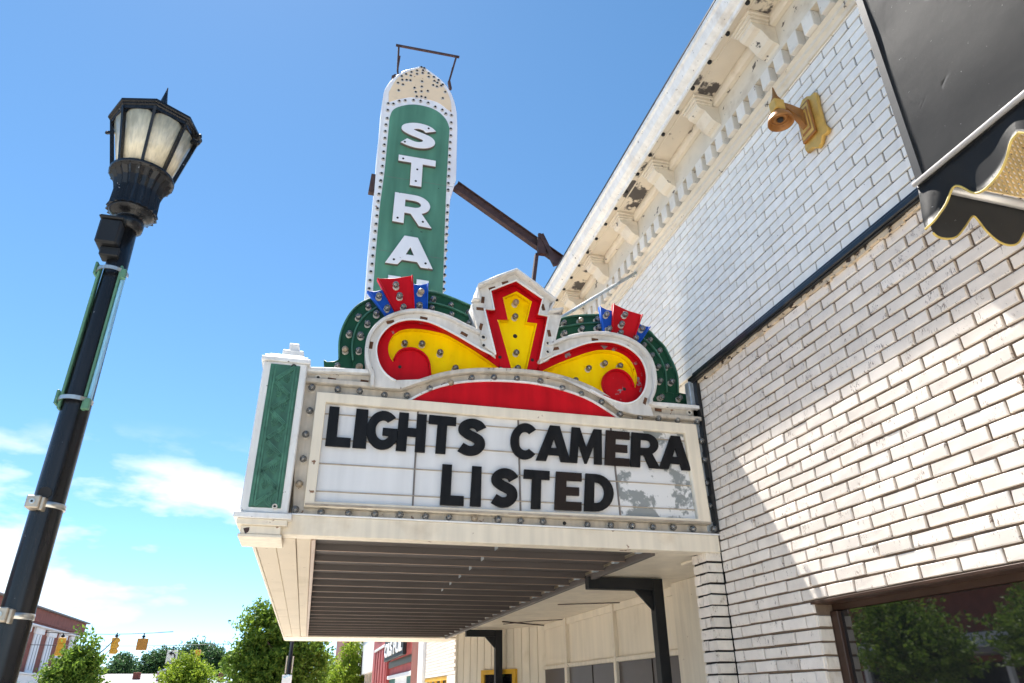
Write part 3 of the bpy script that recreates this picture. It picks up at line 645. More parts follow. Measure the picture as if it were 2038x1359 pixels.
def slots(pxs, y, parent):
    for (a, b, ang) in pxs:
        p = PY(a, b, y); bm = bmesh.new(); w, h = .030, .013
        c, s = math.cos(ang), math.sin(ang)
        vs = [(p.x+c*i*w-s*j*h, p.z+s*i*w+c*j*h) for i, j in ((-1, -1), (1, -1), (1, 1), (-1, 1))]
        A = [bm.verts.new((q[0], y-.002, q[1])) for q in vs]; B = [bm.verts.new((q[0], y+.002, q[1])) for q in vs]
        bm.faces.new(A); bm.faces.new(B)
        for i in range(4): bm.faces.new((A[i], A[(i+1) % 4], B[(i+1) % 4], B[i]))
        mk('rusted_slot', bm, parent, 'rust_slot')
Y0 = 5.0
BOX('body', mq, 'cream', -.30, 2.97, 5.23, 15.2, 2.70, 3.74, 0)
# fascia under the bulbs
fA, fB, fC, fD = PY(575, 1028, Y0), PY(1436, 1062, Y0), PY(1436, 1096, Y0), PY(500, 1064, Y0)
ZS = 2.562
BOX('fascia', mq, 'cream', -.42, 2.995, 4.985, 5.11, ZS, 2.693, .004)
BOX('fascia_lip', mq, 'white_clean', -.25, 3.0, 4.972, 5.10, 2.6935, 2.704, .002)
# bulb channel backing (grey cream tin) behind bulbs: left, bottom, right strips and top with arc
up_edge = Z3(*cat([(-62, 582), (0, 588), (150, 600), (300, 612), (430, 624), (470, 618)], 4)) + Z3(*cat([(500, 606), (560, 586), (640, 562), (730, 546), (850, 538), (1000, 541), (1130, 553), (1250, 578), (1370, 622), (1460, 672), (1530, 726)], 5)) + Z3(*cat([(1560, 742), (1620, 752), (1760, 766), (1930, 780)], 3))
chan = xz(up_edge, 5.03) + xz([(1437, 1061), (583, 1029)], 5.03)
ch = plate('bulb_channel', [chan], 5.03, 5.09, mq, 'channel')
plate('channel_rim', [band(xz(up_edge, 4.985), .028)], 4.975, 5.05, mq, 'channel', .004)
plate('channel_rim', [band(xz([(1401, 842), (1412, 900), (1424, 980), (1436, 1058)], 4.985), .014)], 4.975, 5.05, mq, 'white', .003)
sb = Z3(*cat([(478, 690), (560, 647), (650, 615), (750, 597), (870, 590), (1000, 594), (1120, 607), (1250, 637), (1370, 682), (1470, 742), (1545, 795)], 5)) + Z3((1000, 745))
plate('crest_backing', [xz(Z3((420, 560), (420, 420), (600, 350), (900, 420), (940, 180), (1008, 130), (1090, 200), (1130, 430), (1400, 430), (1560, 470), (1560, 650), (1300, 600), (1000, 555)), 5.145)], 5.1415, 5.1435, mq, 'red', .0005)
plate('sunburst_panel', [xz(sb, 5.0)], 5.0, 5.035, mq, 'red')
plate('sunburst_rim', [band(xz(sb[:-1], 4.995), .012)], 4.985, 5.02, mq, 'white', .002)
bulbs(ZB((262, 28), (367, 35), (477, 40), (580, 44), (683, 47), (787, 55), (883, 57), (985, 62), (1078, 67), (1175, 70), (1266, 74), (1445, 87), (1537, 88), (1622, 92), (1708, 97), (1790, 99), (1868, 102), (1955, 107)), 5.03, ch)
holes(ZB((1352, 84)), 5.028, ch)
bulbs(Z4((497, 405), (483, 543), (463, 690), (443, 840), (420, 995), (655, 415), (795, 425), (945, 447), (1087, 452)), 5.03, ch)
bulbs(Z3((582, 628), (690, 600), (793, 573), (903, 575), (1012, 578), (1132, 592), (1237, 625), (1335, 655), (1432, 692), (1523, 755), (1620, 772), (1713, 775), (1808, 783), (1902, 788)), 5.03, ch)
bulbs(Z5((1625, 490), (1640, 630), (1660, 790), (1685, 950)), 5.03, ch)
# upper ledges with rust slots
for pts, xs in (([(-62, 536), (100, 540), (300, 549)], [(300, 612), (0, 590), (-62, 584)]), ([(1676, 706), (1800, 715), (1925, 726)], [(1930, 778), (1760, 764), (1676, 756)])):
    lp = xz(Z3(*pts), 5.02) + xz(Z3(*xs), 5.02)
    u = plate('upper_ledge', [lp], 5.02, 5.12, mq, 'channel'); plate('ledge_bead', [band(xz(Z3(*pts), 4.99), .026)], 4.97, 5.05, u, 'white', .004)
slots([(*Z3((100, 585))[0], -.06), (*Z3((262, 595))[0], -.06), (*Z3((1715, 735))[0], -.07)], 5.018, u)
ring_sockets(Z3((33, 575)), 5.016, u); ring_sockets(Z3((1868, 748)), 5.016, u, .024)
# letter board
brd = plate('letter_board', [xz([(631.6, 781), (1384, 845.7), (1414, 1042), (606, 1006)], 4.965), xz([(648, 799.5), (1364, 861), (1390, 1034), (625, 999)], 4.965)], 4.955, 5.03, mq, 'cream', .004)
tops = [(648, 799.5), (832, 815.5), (1031, 832.5), (1215, 848), (1366, 861.5)]; bots = [(625, 1000), (821, 1009.5), (1036, 1020), (1235, 1030), (1391, 1037)]
for i in range(4):
    plate('board_panel', [xz([tops[i], tops[i+1], bots[i+1], bots[i]], 5.0)], 5.0, 5.012, brd, 'board_peel' if i == 3 else 'board', .001)
for i in (1, 2, 3):
    a, b = PY(*tops[i], 4.997), PY(*bots[i], 4.997); bm = bmesh.new(); obox(bm, a, b, .012, .012, (0, 1, 0)); mk('divider', bm, brd, 'letter_side')
for (a, b) in (((646, 823), (1366, 878)), ((639, 873), (1373, 924.5)), ((634, 922), (1379.5, 967)), ((627, 977), (1387, 1015))):
    bm = bmesh.new(); obox(bm, PY(*a, 4.995), PY(*b, 4.995), .012, .006); mk('letter_rail', bm, brd, 'rail')
bm = bmesh.new(); obox(bm, PY(607, 1004, 4.962), PY(1413, 1041, 4.962), .03, .014); mk('bottom_lip', bm, brd, 'rail')
# the changeable black letters, each a thing of its own
row1 = [('L', 651, 700, 'first letter, a black L, at the start of the word LIGHTS'), ('I', 705, 731, 'black letter I in the word LIGHTS between L and G'), ('G', 729, 791, 'black round letter G in the middle of the word LIGHTS'),
        ('H', 791, 848, 'black letter H in the word LIGHTS between G and T'), ('T', 851, 907, 'black letter T near the end of the word LIGHTS'), ('S', 911, 967, 'black letter S ending the word LIGHTS on the upper row'),
        ('C', 1016, 1066, 'black round letter C starting the word CAMERA'), ('A', 1069, 1137, 'black letter A after the C in the word CAMERA'), ('M', 1135, 1199, 'black letter M in the middle of the word CAMERA'),
        ('E', 1205, 1254, 'faded brownish letter E in the word CAMERA'), ('R', 1256, 1314, 'black letter R in the word CAMERA over peeling panel'), ('A', 1313, 1375, 'last letter A of CAMERA, overlapping the right board frame')]
row2 = [('L', 878, 924, 'black letter L starting the word LISTED on the lower row'), ('I', 937.5, 958, 'black letter I in the word LISTED, second on the lower row'), ('S', 977, 1031, 'black letter S in the middle of the word LISTED'),
        ('T', 1041, 1094, 'black letter T in the word LISTED on the lower row'), ('E', 1105, 1158, 'faded brownish letter E in the word LISTED'), ('D', 1164, 1222, 'black letter D ending the word LISTED beside the peeling panel')]
def line(x, p, q): return p[1]+(q[1]-p[1])*(x-p[0])/(q[0]-p[0])
for row, tp, bt, lean in ((row1, ((660, 809), (1330, 866.5)), ((652, 886), (1372, 935.5)), 7), (row2, ((884, 924), (1215, 945.5)), ((877, 1003.5), (1222, 1018.5)), 5)):
    for ch_, a, b, lb in row:
        k = 1-(a-650)/620
        l0 = (lean*k if k > 0 else lean*k)
        q = [(a+l0*.5+2, line(a, *tp)), (b+l0*.5-1, line(b, *tp)), (b-l0*.5, line(b, *bt)), (a-l0*.5, line(a, *bt))]
        o = plate('sign_letter', letter_loops(ch_, q, 4.965), 4.962+random.uniform(0, .006), 4.984, None, 'brown_letter' if 'brown' in lb else 'black_letter', .002)
        o['label'] = lb; o['category'] = 'letter'; o['group'] = 'black changeable letters on the marquee board'
# scrolls
def scroll(white, red, yellow, lo, hi, peel, r0_, r1_, k0_):
    red_o = cat(red, 4, True); 
    w = plate('scroll', [xz(Z3(*white), 4.95)], 4.945, 4.962, mq, 'crest_white', .003)
    plate('outer_return', [band(xz(Z3(*white[lo:hi]), 4.97), .010)], 4.9625, 5.14, w, 'crest_white', .001)
    plate('red_channel', [xz(Z3(*offs(red, -5, True)), 5.06), xz(Z3(*yellow), 5.06)], 5.055, 5.062, w, 'red_peel' if peel else 'red', .001)
    plate('red_return', [band(xz(Z3(*red[r0_:r1_]), 4.985), .012)], 4.9625, 5.0545, w, 'red', .001)
    plate('yellow_return', [xz(Z3(*offs(yellow, -5, True)), 5.08), xz(Z3(*yellow), 5.08)], 5.0625, 5.129, w, 'yellow', .001)
    plate('yellow_inlay', [xz(Z3(*offs(yellow, -5, True)), 5.13)], 5.13, 5.14, w, 'yellow', .001)
    plate('coil_rim', [band(xz(Z3(*yellow[k0_:]), 5.03), .009)], 5.022, 5.0545, w, 'red', .002)
    return w
L_red = cat([(1000, 560), (935, 485), (880, 455), (840, 435), (780, 400), (720, 365), (660, 333), (600, 305), (540, 290), (480, 287), (430, 297), (385, 320), (350, 355), (328, 395), (320, 440), (328, 490), (345, 530), (375, 565), (415, 590), (460, 600), (505, 597), (545, 584), (580, 574)], 4)[:-1] + [(585, 572), (680, 557), (800, 546), (940, 545)]
L_yel = cat([(403, 500), (385, 470), (378, 430), (388, 390), (410, 360), (445, 340), (490, 333), (540, 335), (600, 345), (660, 360), (720, 390), (780, 425), (840, 465), (890, 500), (935, 533)], 4) + [(860, 541), (760, 548), (680, 562)] + cat([(590, 574), (587, 535), (582, 500), (568, 470), (540, 445), (505, 430), (470, 430), (440, 440), (420, 460), (408, 485)], 4)
L_wht = cat([(908, 476), (880, 395), (835, 348), (760, 311), (700, 280), (640, 258), (580, 243), (520, 238), (460, 243), (400, 260), (350, 285), (310, 320), (280, 365), (266, 415), (265, 470), (278, 530), (300, 575)], 4) + [(300, 618), (440, 630), (500, 608), (575, 584)] + L_red[8:73][::-1]
R_red = [(1130, 560)] + cat([(1125, 510), (1180, 475), (1240, 450), (1300, 425), (1360, 405), (1420, 396), (1480, 398), (1530, 410), (1580, 435), (1620, 470), (1645, 510), (1658, 560), (1655, 610), (1640, 650), (1610, 685), (1570, 702), (1530, 700), (1490, 688)], 4) + [(1440, 667), (1380, 634), (1320, 607), (1250, 582), (1180, 566)]
R_yel = cat([(1600, 628), (1608, 600), (1610, 570), (1603, 540), (1590, 510), (1570, 482), (1540, 460), (1505, 445), (1460, 438), (1410, 440), (1350, 455), (1290, 477), (1230, 500), (1175, 525), (1120, 553)], 4) + [(1180, 567), (1250, 583), (1320, 608), (1380, 635)] + cat([(1466, 676), (1455, 650), (1440, 610), (1445, 575), (1465, 550), (1500, 535), (1535, 540), (1565, 560), (1585, 590), (1595, 618)], 4)
R_wht = cat([(1132, 505), (1150, 425), (1195, 398), (1260, 372), (1330, 356), (1400, 350), (1470, 352), (1540, 368), (1600, 395), (1650, 435), (1685, 490), (1702, 550), (1705, 610), (1695, 660), (1672, 705)], 4) + [(1690, 765), (1600, 756), (1520, 735), (1450, 680)] + R_red[5:74][::-1]
L_wht = L_wht[:4] + offs(L_wht[4:64], -9) + L_wht[64:]; R_wht = R_wht[:4] + offs(R_wht[4:55], 9) + R_wht[55:]
ws = scroll(L_wht, L_red, L_yel, 2, 66, False, 8, 71, 61)
bulbs(Z3((461, 402), (548, 405), (637, 452), (711, 527)), 5.13, ws, .0); holes(Z3((437, 522)), 5.054, ws)
slots([(*Z3((390, 300))[0], .35), (*Z3((555, 282))[0], -.1), (*Z3((295, 415))[0], 1.5), (*Z3((755, 360))[0], -.45), (*Z3((297, 541))[0], -1.2)], 4.944, ws)
we = scroll(R_wht, R_red, R_yel, 2, 57, True, 7, 71, 61)
bulbs(Z3((1371, 527), (1446, 503), (1525, 515), (1308, 587)), 5.13, we); holes(Z3((1548, 632)), 5.054, we)
slots([(*Z3((1402, 388))[0], .0), (*Z3((1207, 432))[0], .3), (*Z3((1650, 690))[0], 1.2)], 4.944, we)
plate('scroll_rim', [band(xz(Z3(*L_wht[8:66]), 4.93), .020)], 4.905, 4.948, ws, 'crest_white', .004)
plate('scroll_rim', [band(xz(Z3(*R_wht[6:57]), 4.93), .020)], 4.905, 4.948, we, 'crest_white', .004)
plate('scroll_bead', [band(xz(Z3(*L_red[7:73]), 4.942), .009)], 4.934, 4.95, ws, 'white_clean', .002)
plate('scroll_bead', [band(xz(Z3(*R_red[3:72]), 4.942), .009)], 4.934, 4.95, we, 'white_clean', .002)
# centre pylon
C_wht = ZC((286, 1018), (130, 900), (85, 720), (5, 400), (95, 345), (70, 190), (528, 5), (1005, 372), (945, 400), (940, 520), (1090, 545), (1060, 640), (1010, 860), (965, 1040), (835, 1075), (938, 550), (818, 525), (868, 335), (540, 110), (222, 235), (268, 470), (148, 462))
C_red = ZC((540, 110), (868, 335), (818, 525), (938, 550), (835, 1075), (800, 1262), (340, 1240), (286, 1018), (148, 462), (268, 470), (222, 235))
C_yel = ZC((545, 243), (735, 370), (672, 622), (800, 638), (665, 1240), (485, 1235), (305, 592), (433, 598), (370, 320))
cp = plate('center_pylon', [xz(C_wht, 4.925)], 4.92, 4.94, mq, 'crest_white', .003)
plate('outer_return', [band(xz(C_wht[1:15], 4.95), .010)], 4.9405, 5.12, cp, 'crest_white', .001)
plate('red_return', [band(xz(offs(C_red, 2.2, True)[7:] + offs(C_red, 2.2, True)[:5], 4.97), .012)], 4.9405, 5.0345, cp, 'red', .001)
plate('red_channel', [xz(offs(C_red, 4, True), 5.04), xz(C_yel, 5.04)], 5.035, 5.042, cp, 'red', .001)
plate('yellow_return', [xz(offs(C_yel, 2.5, True), 5.06), xz(C_yel, 5.06)], 5.0425, 5.1045, cp, 'yellow', .001)
plate('yellow_inlay', [xz(offs(C_yel, 3, True), 5.105)], 5.105, 5.12, cp, 'yellow', .001)
plate('pylon_bead', [band(xz(ZC((286, 1018), (148, 462), (268, 470), (222, 235), (540, 110), (868, 335), (818, 525), (938, 550), (835, 1075)), 4.916), .008)], 4.908, 4.925, cp, 'white_clean', .002)
def visor(pts, w, y0, y1): plate('visor', [band(xz(ZC(*pts), 4.9), w)], y0, y1, cp, 'crest_white', .003)
visor([(72, 196), (300, 98), (528, 12), (770, 190), (1003, 376)], .016, 4.845, 4.95)
visor([(8, 350), (95, 352)], .014, 4.87, 4.95); visor([(945, 500), (1100, 478)], .014, 4.86, 4.95)
visor([(72, 196), (95, 345)], .010, 4.90, 4.95); visor([(1003, 376), (945, 500)], .010, 4.88, 4.95); visor([(1092, 545), (1010, 860)], .010, 4.91, 4.95); visor([(5, 400), (85, 720)], .010, 4.91, 4.95)
bulbs(Z3((1008, 205), (1007, 272), (1013, 450), (1015, 525)), 5.105, cp); holes(Z3((1007, 370)), 5.103, cp, .019)
ring_sockets(ZC((135, 810)), 4.915, cp, .026); ring_sockets(ZC((925, 885), (925, 990)), 4.915, cp, .022)
holes(ZC((140, 908),), 4.918, cp, .012); holes(ZC((340, 1055), (348, 1188), (738, 1090), (738, 1225)), 5.033, cp, .014)
slots([(*ZC((245, 210))[0], .42), (*ZC((405, 140))[0], .40), (*ZC((130, 350))[0], 1.5), (*ZC((95, 460))[0], .02), (*ZC((105, 680))[0], 1.35), (*ZC((945, 760))[0], 1.75), (*ZC((870, 440))[0], 1.8)], 4.918, cp)
# green fans
GL_o = [(65, 542), (62, 490), (78, 499), (110, 497), (133, 488)] + cat([(137, 480), (137, 400), (150, 340), (178, 280), (212, 235), (252, 205), (310, 180), (380, 158), (460, 145), (560, 148), (640, 163), (720, 193), (810, 232)], 4) + [(850, 400), (500, 400), (380, 440), (300, 548)]
GL_i = cat([(205, 490), (200, 430), (206, 380), (226, 320), (262, 270), (310, 235), (380, 210), (460, 200), (560, 203), (640, 215), (720, 243), (812, 290)], 4) + [(850, 420), (500, 420), (400, 440), (300, 548), (206, 545)]
GR_o = [(1225, 290)] + cat([(1232, 285), (1300, 271), (1380, 267), (1440, 268), (1540, 285), (1620, 315), (1668, 345), (1705, 385), (1742, 422), (1768, 470), (1792, 520), (1808, 572), (1812, 650)], 4) + [(1855, 660), (1859, 712), (1690, 700), (1600, 560), (1300, 450), (1200, 420)]
GR_i = [(1215, 340)] + cat([(1225, 328), (1330, 310), (1430, 305), (1520, 325), (1600, 355), (1648, 388), (1692, 430), (1730, 490), (1750, 550), (1757, 645)], 4) + [(1790, 655), (1790, 706), (1690, 700), (1600, 560), (1300, 450), (1200, 420)]
for O, I, b_o, b_i in ((GL_o, GL_i, ((283, 220), (232, 273), (186, 355), (168, 437), (128, 512), (602, 187), (690, 213), (777, 250)), ((322, 258), (278, 305), (245, 365), (235, 438), (236, 520), (597, 228), (690, 262), (775, 305))),
                       (GR_o, GR_i, ((1250, 300), (1328, 290), (1410, 285), (1670, 388), (1718, 440), (1757, 520), (1780, 595), (1820, 675)), ((1250, 355), (1335, 332), (1413, 325), (1645, 413), (1683, 463), (1714, 518), (1725, 590), (1727, 670)))):
    g = plate('green_fan', [xz(Z3(*O), 5.185)], 5.18, 5.22, mq, 'green', .003)
    gi = plate('inner_fan', [xz(Z3(*I), 5.148)], 5.145, 5.18, g, 'green', .003)
    n = 5 if O is GL_o else 1; e = -4 if O is GL_o else -6
    plate('fan_rim', [band(xz(Z3(*O[n:e]), 5.165), .010)], 5.15, 5.185, g, 'green_relief', .002)
    plate('fan_rim', [band(xz(Z3(*I[0 if O is GL_o else 1:-5 if O is GL_o else -6]), 5.13), .009)], 5.118, 5.148, g, 'green_relief', .002)
    bulbs(Z3(*b_o), 5.18, g); bulbs(Z3(*b_i), 5.145, g)
# feathers
def feather(poly, m, bl, y):
    p = Z3(*poly); f = plate('feather', [xz(p, y)], y, y+.04, mq, m, .003)
    plate('feather_rim', [band(xz(p[-1:]+p[:1], y-.01), .007)], y-.022, y+.01, f, m, .002); plate('feather_rim', [band(xz(p[2:4], y-.01), .007)], y-.022, y+.01, f, m, .002)
    bulbs(Z3(*bl), y, f)
def fp(a, b, c, d, k=6):
    """feather outline: a top-left, b top-right (concave top), c bottom-right, d bottom-left"""
    m_ = ((a[0]+b[0])/2, (a[1]+b[1])/2+k); return [a, m_, b, c, d]
feather(fp((278, 148), (355, 140), (417, 244), (368, 264)), 'blue', [(333, 170), (372, 230)], 5.01)
feather(fp((503, 113), (575, 110), (570, 242), (505, 240)), 'blue', [(538, 150), (537, 217)], 5.01)
feather(fp((328, 86), (497, 71), (507, 240), (414, 245)), 'red', [(420, 118), (437, 170), (455, 222)], 4.985)
feather(fp((1427, 223), (1495, 246), (1490, 352), (1448, 354)), 'blue', [(1458, 262), (1467, 330)], 5.01)
feather(fp((1612, 303), (1674, 325), (1622, 402), (1573, 386)), 'blue', [(1633, 332), (1603, 380)], 5.01)
feather(fp((1495, 211), (1635, 265), (1592, 388), (1487, 354)), 'red', [(1550, 262), (1535, 310), (1530, 350)], 4.985)
# corner post
P = lambda a, b, y=4.93: PY(a, b, y)
tl, tr, br, bl = P(521, 722), P(611, 730), P(574, 1017), P(481, 1012)
XL, XR = (tl.x+bl.x)/2, (tr.x+br.x)/2; ZT, ZBm = (tl.z+tr.z)/2, (bl.z+br.z)/2
po = BOX('corner_post', mq, 'white', XL, XR, 4.93, 5.10, ZBm-.02, ZT+.02, .008)
BOX('post_return', po, 'white', XL, XR, 5.101, 5.30, ZBm-.02, ZT+.02, .004)
zc = ZT
for (e, h, f) in ((.018, .035, 4.915), (.0, .02, 4.93), (-.03, .018, 4.95)):
    BOX('post_cap', po, 'white', XL-e, XR+e, f, 5.28-.02, zc+.021, zc+.02+h, .003); zc += h
c_ = (XL+XR)/2+.035
BOX('post_cap', po, 'white', c_-.075, c_+.075, 5.00, 5.17, zc+.0215, zc+.085, .004)
f0 = BOX('finial', po, 'white', c_-.036, c_+.036, 5.03, 5.13, zc+.0855, zc+.155, .004)
gl = [P(a, b, 4.925) for a, b in Z4((240, 262), (424, 267), (308, 1150), (110, 1135))]
GX0, GX1 = (gl[0].x+gl[3].x)/2, (gl[1].x+gl[2].x)/2; GZ1, GZ0 = (gl[0].z+gl[1].z)/2, (gl[2].z+gl[3].z)/2
rp = BOX('relief_panel', po, 'green_relief', GX0, GX1, 4.922, 4.94, GZ0, GZ1, .003)
bm = bmesh.new(); nseg = 9; sh = (GZ1-GZ0-.04)/nseg; w_ = GX1-GX0
for s in (.10, .16, .84, .90): obox(bm, (GX0+w_*s, 4.920, GZ0+.01), (GX0+w_*s, 4.920, GZ1-.01), .010, .016)
for k in range(nseg):
    z0 = GZ0+.02+sh*k; a, b = (GX0+w_*.2, GX0+w_*.8) if k % 2 == 0 else (GX0+w_*.8, GX0+w_*.2)
    for d in (-.014, .0, .014): obox(bm, (a, 4.919, z0+d), (b, 4.919, z0+sh+d), .016, .007)
    cx = GX0+w_*(.74 if k % 2 == 0 else .26); sgn = -1 if k % 2 == 0 else 1
    for r_ in (.022, .036, .05, .064):
        pts = [(cx+sgn*r_*math.cos(t_)*.9, 4.920, z0+sh*(.36 if k % 2 == 0 else .36)+r_*math.sin(t_)*.8) for t_ in [-1.25+2.5*i/8 for i in range(9)]]
        pts = [q for q in pts if GX0+.03 < q[0] < GX1-.03]
        for q0, q1 in zip(pts, pts[1:]): obox(bm, q0, q1, .006, .014, (0, 1, 0))
mk('relief_ribs', bm, rp, 'green_rib')
ring_sockets(Z4((268, 1135)), 4.915, rp, .016); holes(Z4((385, 275)), 4.920, rp, .019)
# stepped base under the post
zb = ZBm-.021
for (l, r_, h, f, mname) in ((.030, .030, .038, 4.905, 'white'), (.004, .006, .042, 4.925, 'cream'), (-.025, -.030, .055, 4.945, 'cream'), (-.012, -.018, .022, 4.935, 'cream')):
    BOX('post_base', po, mname, XL-l, XR+r_, f, 5.30, zb-h, zb-.0005, .004); zb -= h
bm = bmesh.new(); lathe(bm, [(.018, 0), (.026, .01), (.016, .02)], ((XL+XR)/2-.09, 4.942, zb+.045), 7, 0, 'Y', .2); mk('rust_patch', bm, po, 'rust')
# soffit
sf = BOX('soffit', mq, 'cream', -.45, 2.60, 5.112, 15.35, 2.64, 2.69, 0)
for x0, x1, z in ((-.445, -.305, 2.566), (-.302, -.165, 2.560), (-.162, -.062, 2.566)):
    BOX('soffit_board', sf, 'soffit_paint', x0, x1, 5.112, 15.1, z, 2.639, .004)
BOX('soffit_edge', sf, 'pan_lip', -.060, -.030, 5.114, 14.20, 2.556, 2.638, .003)
BOX('far_fascia', mq, 'cream', -.45, 2.70, 14.25, 15.35, ZS-.004, 2.638, .004)
BOX('side_fascia', mq, 'cream', -.47, -.447, 5.32, 15.30, ZS, 3.5, .003)
ys = 5.115; pan = None
while ys < 14.15:
    bm = bmesh.new(); y1_ = ys+.470
    box(bm, 0, 2.49, .036, .466, .050, .056)                       # recessed pan
    box(bm, 0, 2.49, .0, .034, .004, .060, .003, 0)                # hanging rib
    box(bm, 0, 2.49, -.001, .010, .0, .0035, 0, 1)                  # lower lip, lit edge put in as a paler colour
    if pan is None:
        pan = mk('metal_pan', bm, None, ['pan', 'pan_lip']); pan.location = (-.029, ys, 2.572); put(pan, sf)
    else:
        bm.free(); dup(pan, sf, (-.029, ys, 2.572))
    for cx_ in (2.40,):
        bm = bmesh.new(); box(bm, cx_-.02, cx_+.03, ys+.05, ys+.11, 2.572, 2.618, .004); mk('clip', bm, sf, 'zinc')
    ys += .475
for k in range(6):
    bm = bmesh.new(); box(bm, 1.28, 1.283, 5.115+.475*k+.10, 5.115+.475*k+.20, 2.57, 2.605); mk('hanger_tab', bm, sf, 'zinc')
BOX('edge_rail', mq, 'pan', 2.462, 2.505, 5.115, 14.2, 2.545, 2.60, .004)
BOX('inner_fascia', mq, 'cream_smooth', 2.506, 2.53, 5.9, 14.0, 2.575, 2.63, .003)
# brace pipe from wall to crest
bm = bmesh.new(); a = Vector((2.985, 5.88, 5.655)); b = PY(1095, 645, 5.15); tube(bm, [a, b], .016, 10); tube(bm, [a+Vector((.01, 0, 0)), a+Vector((-.02, -.01, -.012))], .03, 10); mk('brace_pipe', bm, mq, 'zinc')
# junction flashing at wall
BOX('wall_flashing', mq, 'zinc', 2.93, 2.996, 5.02, 5.10, 2.73, 4.01, .006)
bm = bmesh.new()
zz = 2.72
while zz < 3.95:
    h = random.uniform(.06, .16); box(bm, 2.972+random.uniform(-.008, .008), 2.9975, 4.962, 5.018, zz, zz+h); zz += h
mk('black_sealant', bm, mq, 'ledge')

# ================================================================== BLADE SIGN
bs = thing('blade_sign', (.95, 10.2, 3.75), 'tall vertical green and white sign with letters STRA above marquee crest', 'sign')
YB = 10.0
front = Z2((112, 1360), (135, 1040), (162, 760), (178, 560), (190, 450), (198, 340), (205, 300)) + Z2(*cat([(210, 285), (232, 252), (262, 222), (300, 197), (345, 183), (385, 175)], 4)) + Z2(*cat([(400, 180), (435, 205), (480, 240), (520, 290), (543, 345), (555, 405)], 4)) + Z2((557, 470), (554, 600), (551, 722), (535, 775), (524, 800), (512, 960), (498, 1150), (484, 1380), (470, 1640), (100, 1640))
body = plate('sign_body', [xz(front, YB)], YB, YB+.45, bs, 'sign_white', .006)
capl = Z2((228, 345)) + Z2(*cat([(228, 300), (262, 240), (300, 210), (345, 192), (385, 184), (425, 208), (470, 245), (508, 295), (526, 345), (530, 395)], 4)) + Z2(*cat([(500, 372), (460, 345), (400, 330), (340, 322), (280, 330)], 4))
plate('cap_panel', [xz(capl, YB-.004)], YB-.008, YB+.01, bs, 'sign_cream', .002)
gp = Z2(*cat([(229, 460), (233, 420), (250, 385), (290, 367), (350, 360), (420, 373), (470, 398), (505, 435), (520, 475)], 5)) + Z2((515, 560), (506, 720), (496, 980), (483, 1380), (473, 1600), (118, 1600), (143, 1380), (165, 1080), (185, 850), (208, 680))
gpo = plate('green_panel', [xz(gp, YB-.01)], YB-.018, YB+.01, bs, 'sign_green', .002)
BOX('sign_pedestal', bs, 'sign_white', .40, 1.50, YB+.05, YB+.40, 3.742, 5.7, .01)
for z_ in (8.2, 9.75):
    bm = bmesh.new(); a = z_; box(bm, .42, 1.62 if z_ > 9 else 1.56, YB-.0195, YB-.0185, a, a+.006); mk('panel_seam', bm, gpo, 'letter_side')
for ch_, q in (('S', ((294, 438), (454, 466), (450, 585), (281, 553))), ('T', ((277, 603), (453, 633), (444, 766), (268, 738))), ('R', ((259, 784), (436, 813), (431, 957), (246, 921))), ('A', ((228, 981), (441, 1017), (437, 1154), (212, 1122))), ('N', ((226, 1184), (419, 1213), (411, 1352), (214, 1322)))):
    ll = letter_loops(ch_, Z2(*q), YB-.07, .22 if ch_ != 'N' else .24)
    plate('letter_' + ch_.lower(), ll, YB-.085, YB-.018, bs, 'letter_white', .006, side='letter_side')
dots = [(225, 353), (250, 355), (278, 341), (307, 338), (347, 337), (381, 341), (418, 350), (452, 369), (486, 384), (503, 402), (530, 410), (529, 445), (527, 475), (527, 508), (524, 540), (522, 572), (521, 605), (520, 638), (519, 671), (517, 704), (515, 738), (514, 770), (512, 845), (510, 880), (509, 915), (508, 950), (507, 985), (505, 1020), (503, 1060), (501, 1100), (499, 1140), (497, 1180), (494, 1215), (493, 1250),
        (223, 385), (220, 424), (214, 455), (211, 487), (209, 520), (206, 552), (203, 586), (201, 620), (197, 655), (193, 690), (189, 725), (185, 757), (180, 790), (177, 825), (173, 860), (170, 895), (166, 935), (162, 970), (157, 1010), (154, 1050), (150, 1088), (147, 1128), (141, 1165), (137, 1207), (133, 1247),
        (385, 178), (399, 183), (364, 195), (393, 194), (311, 212), (364, 211), (391, 207), (420, 208), (337, 202), (290, 222), (334, 219), (420, 225), (446, 226), (293, 240), (314, 240), (332, 242), (468, 241), (272, 254), (296, 262), (447, 245), (488, 262), (388, 247), (462, 254), (480, 268), (442, 265), (460, 272), (275, 290), (352, 278), (387, 272), (358, 298), (385, 295), (416, 293), (500, 298), (362, 320), (385, 320), (404, 325), (488, 328)]
bm = bmesh.new()
for (a, b) in Z2(*dots):
    p = PY(a, b, YB-.01); lathe(bm, [(.021, -.014), (.021, .004)], (p.x, YB-.006, p.z), 8, 0, 'Y'); lathe(bm, [(.036, -.008), (.036, .004)], (p.x, YB-.004, p.z-.010), 8, 1, 'Y')
o = mk('bulb_sockets', bm, bs, ['dark', 'socket']); o['kind'] = 'stuff'
for ch_, pts in (('S', ((420, 474), (305, 538))), ('T', ((297, 619), (365, 672), (358, 728))), ('R', ((270, 905), (392, 925))), ('A', ((252, 1106), (405, 1126)))):
    holes(Z2(*pts), YB-.088, bs, .02)
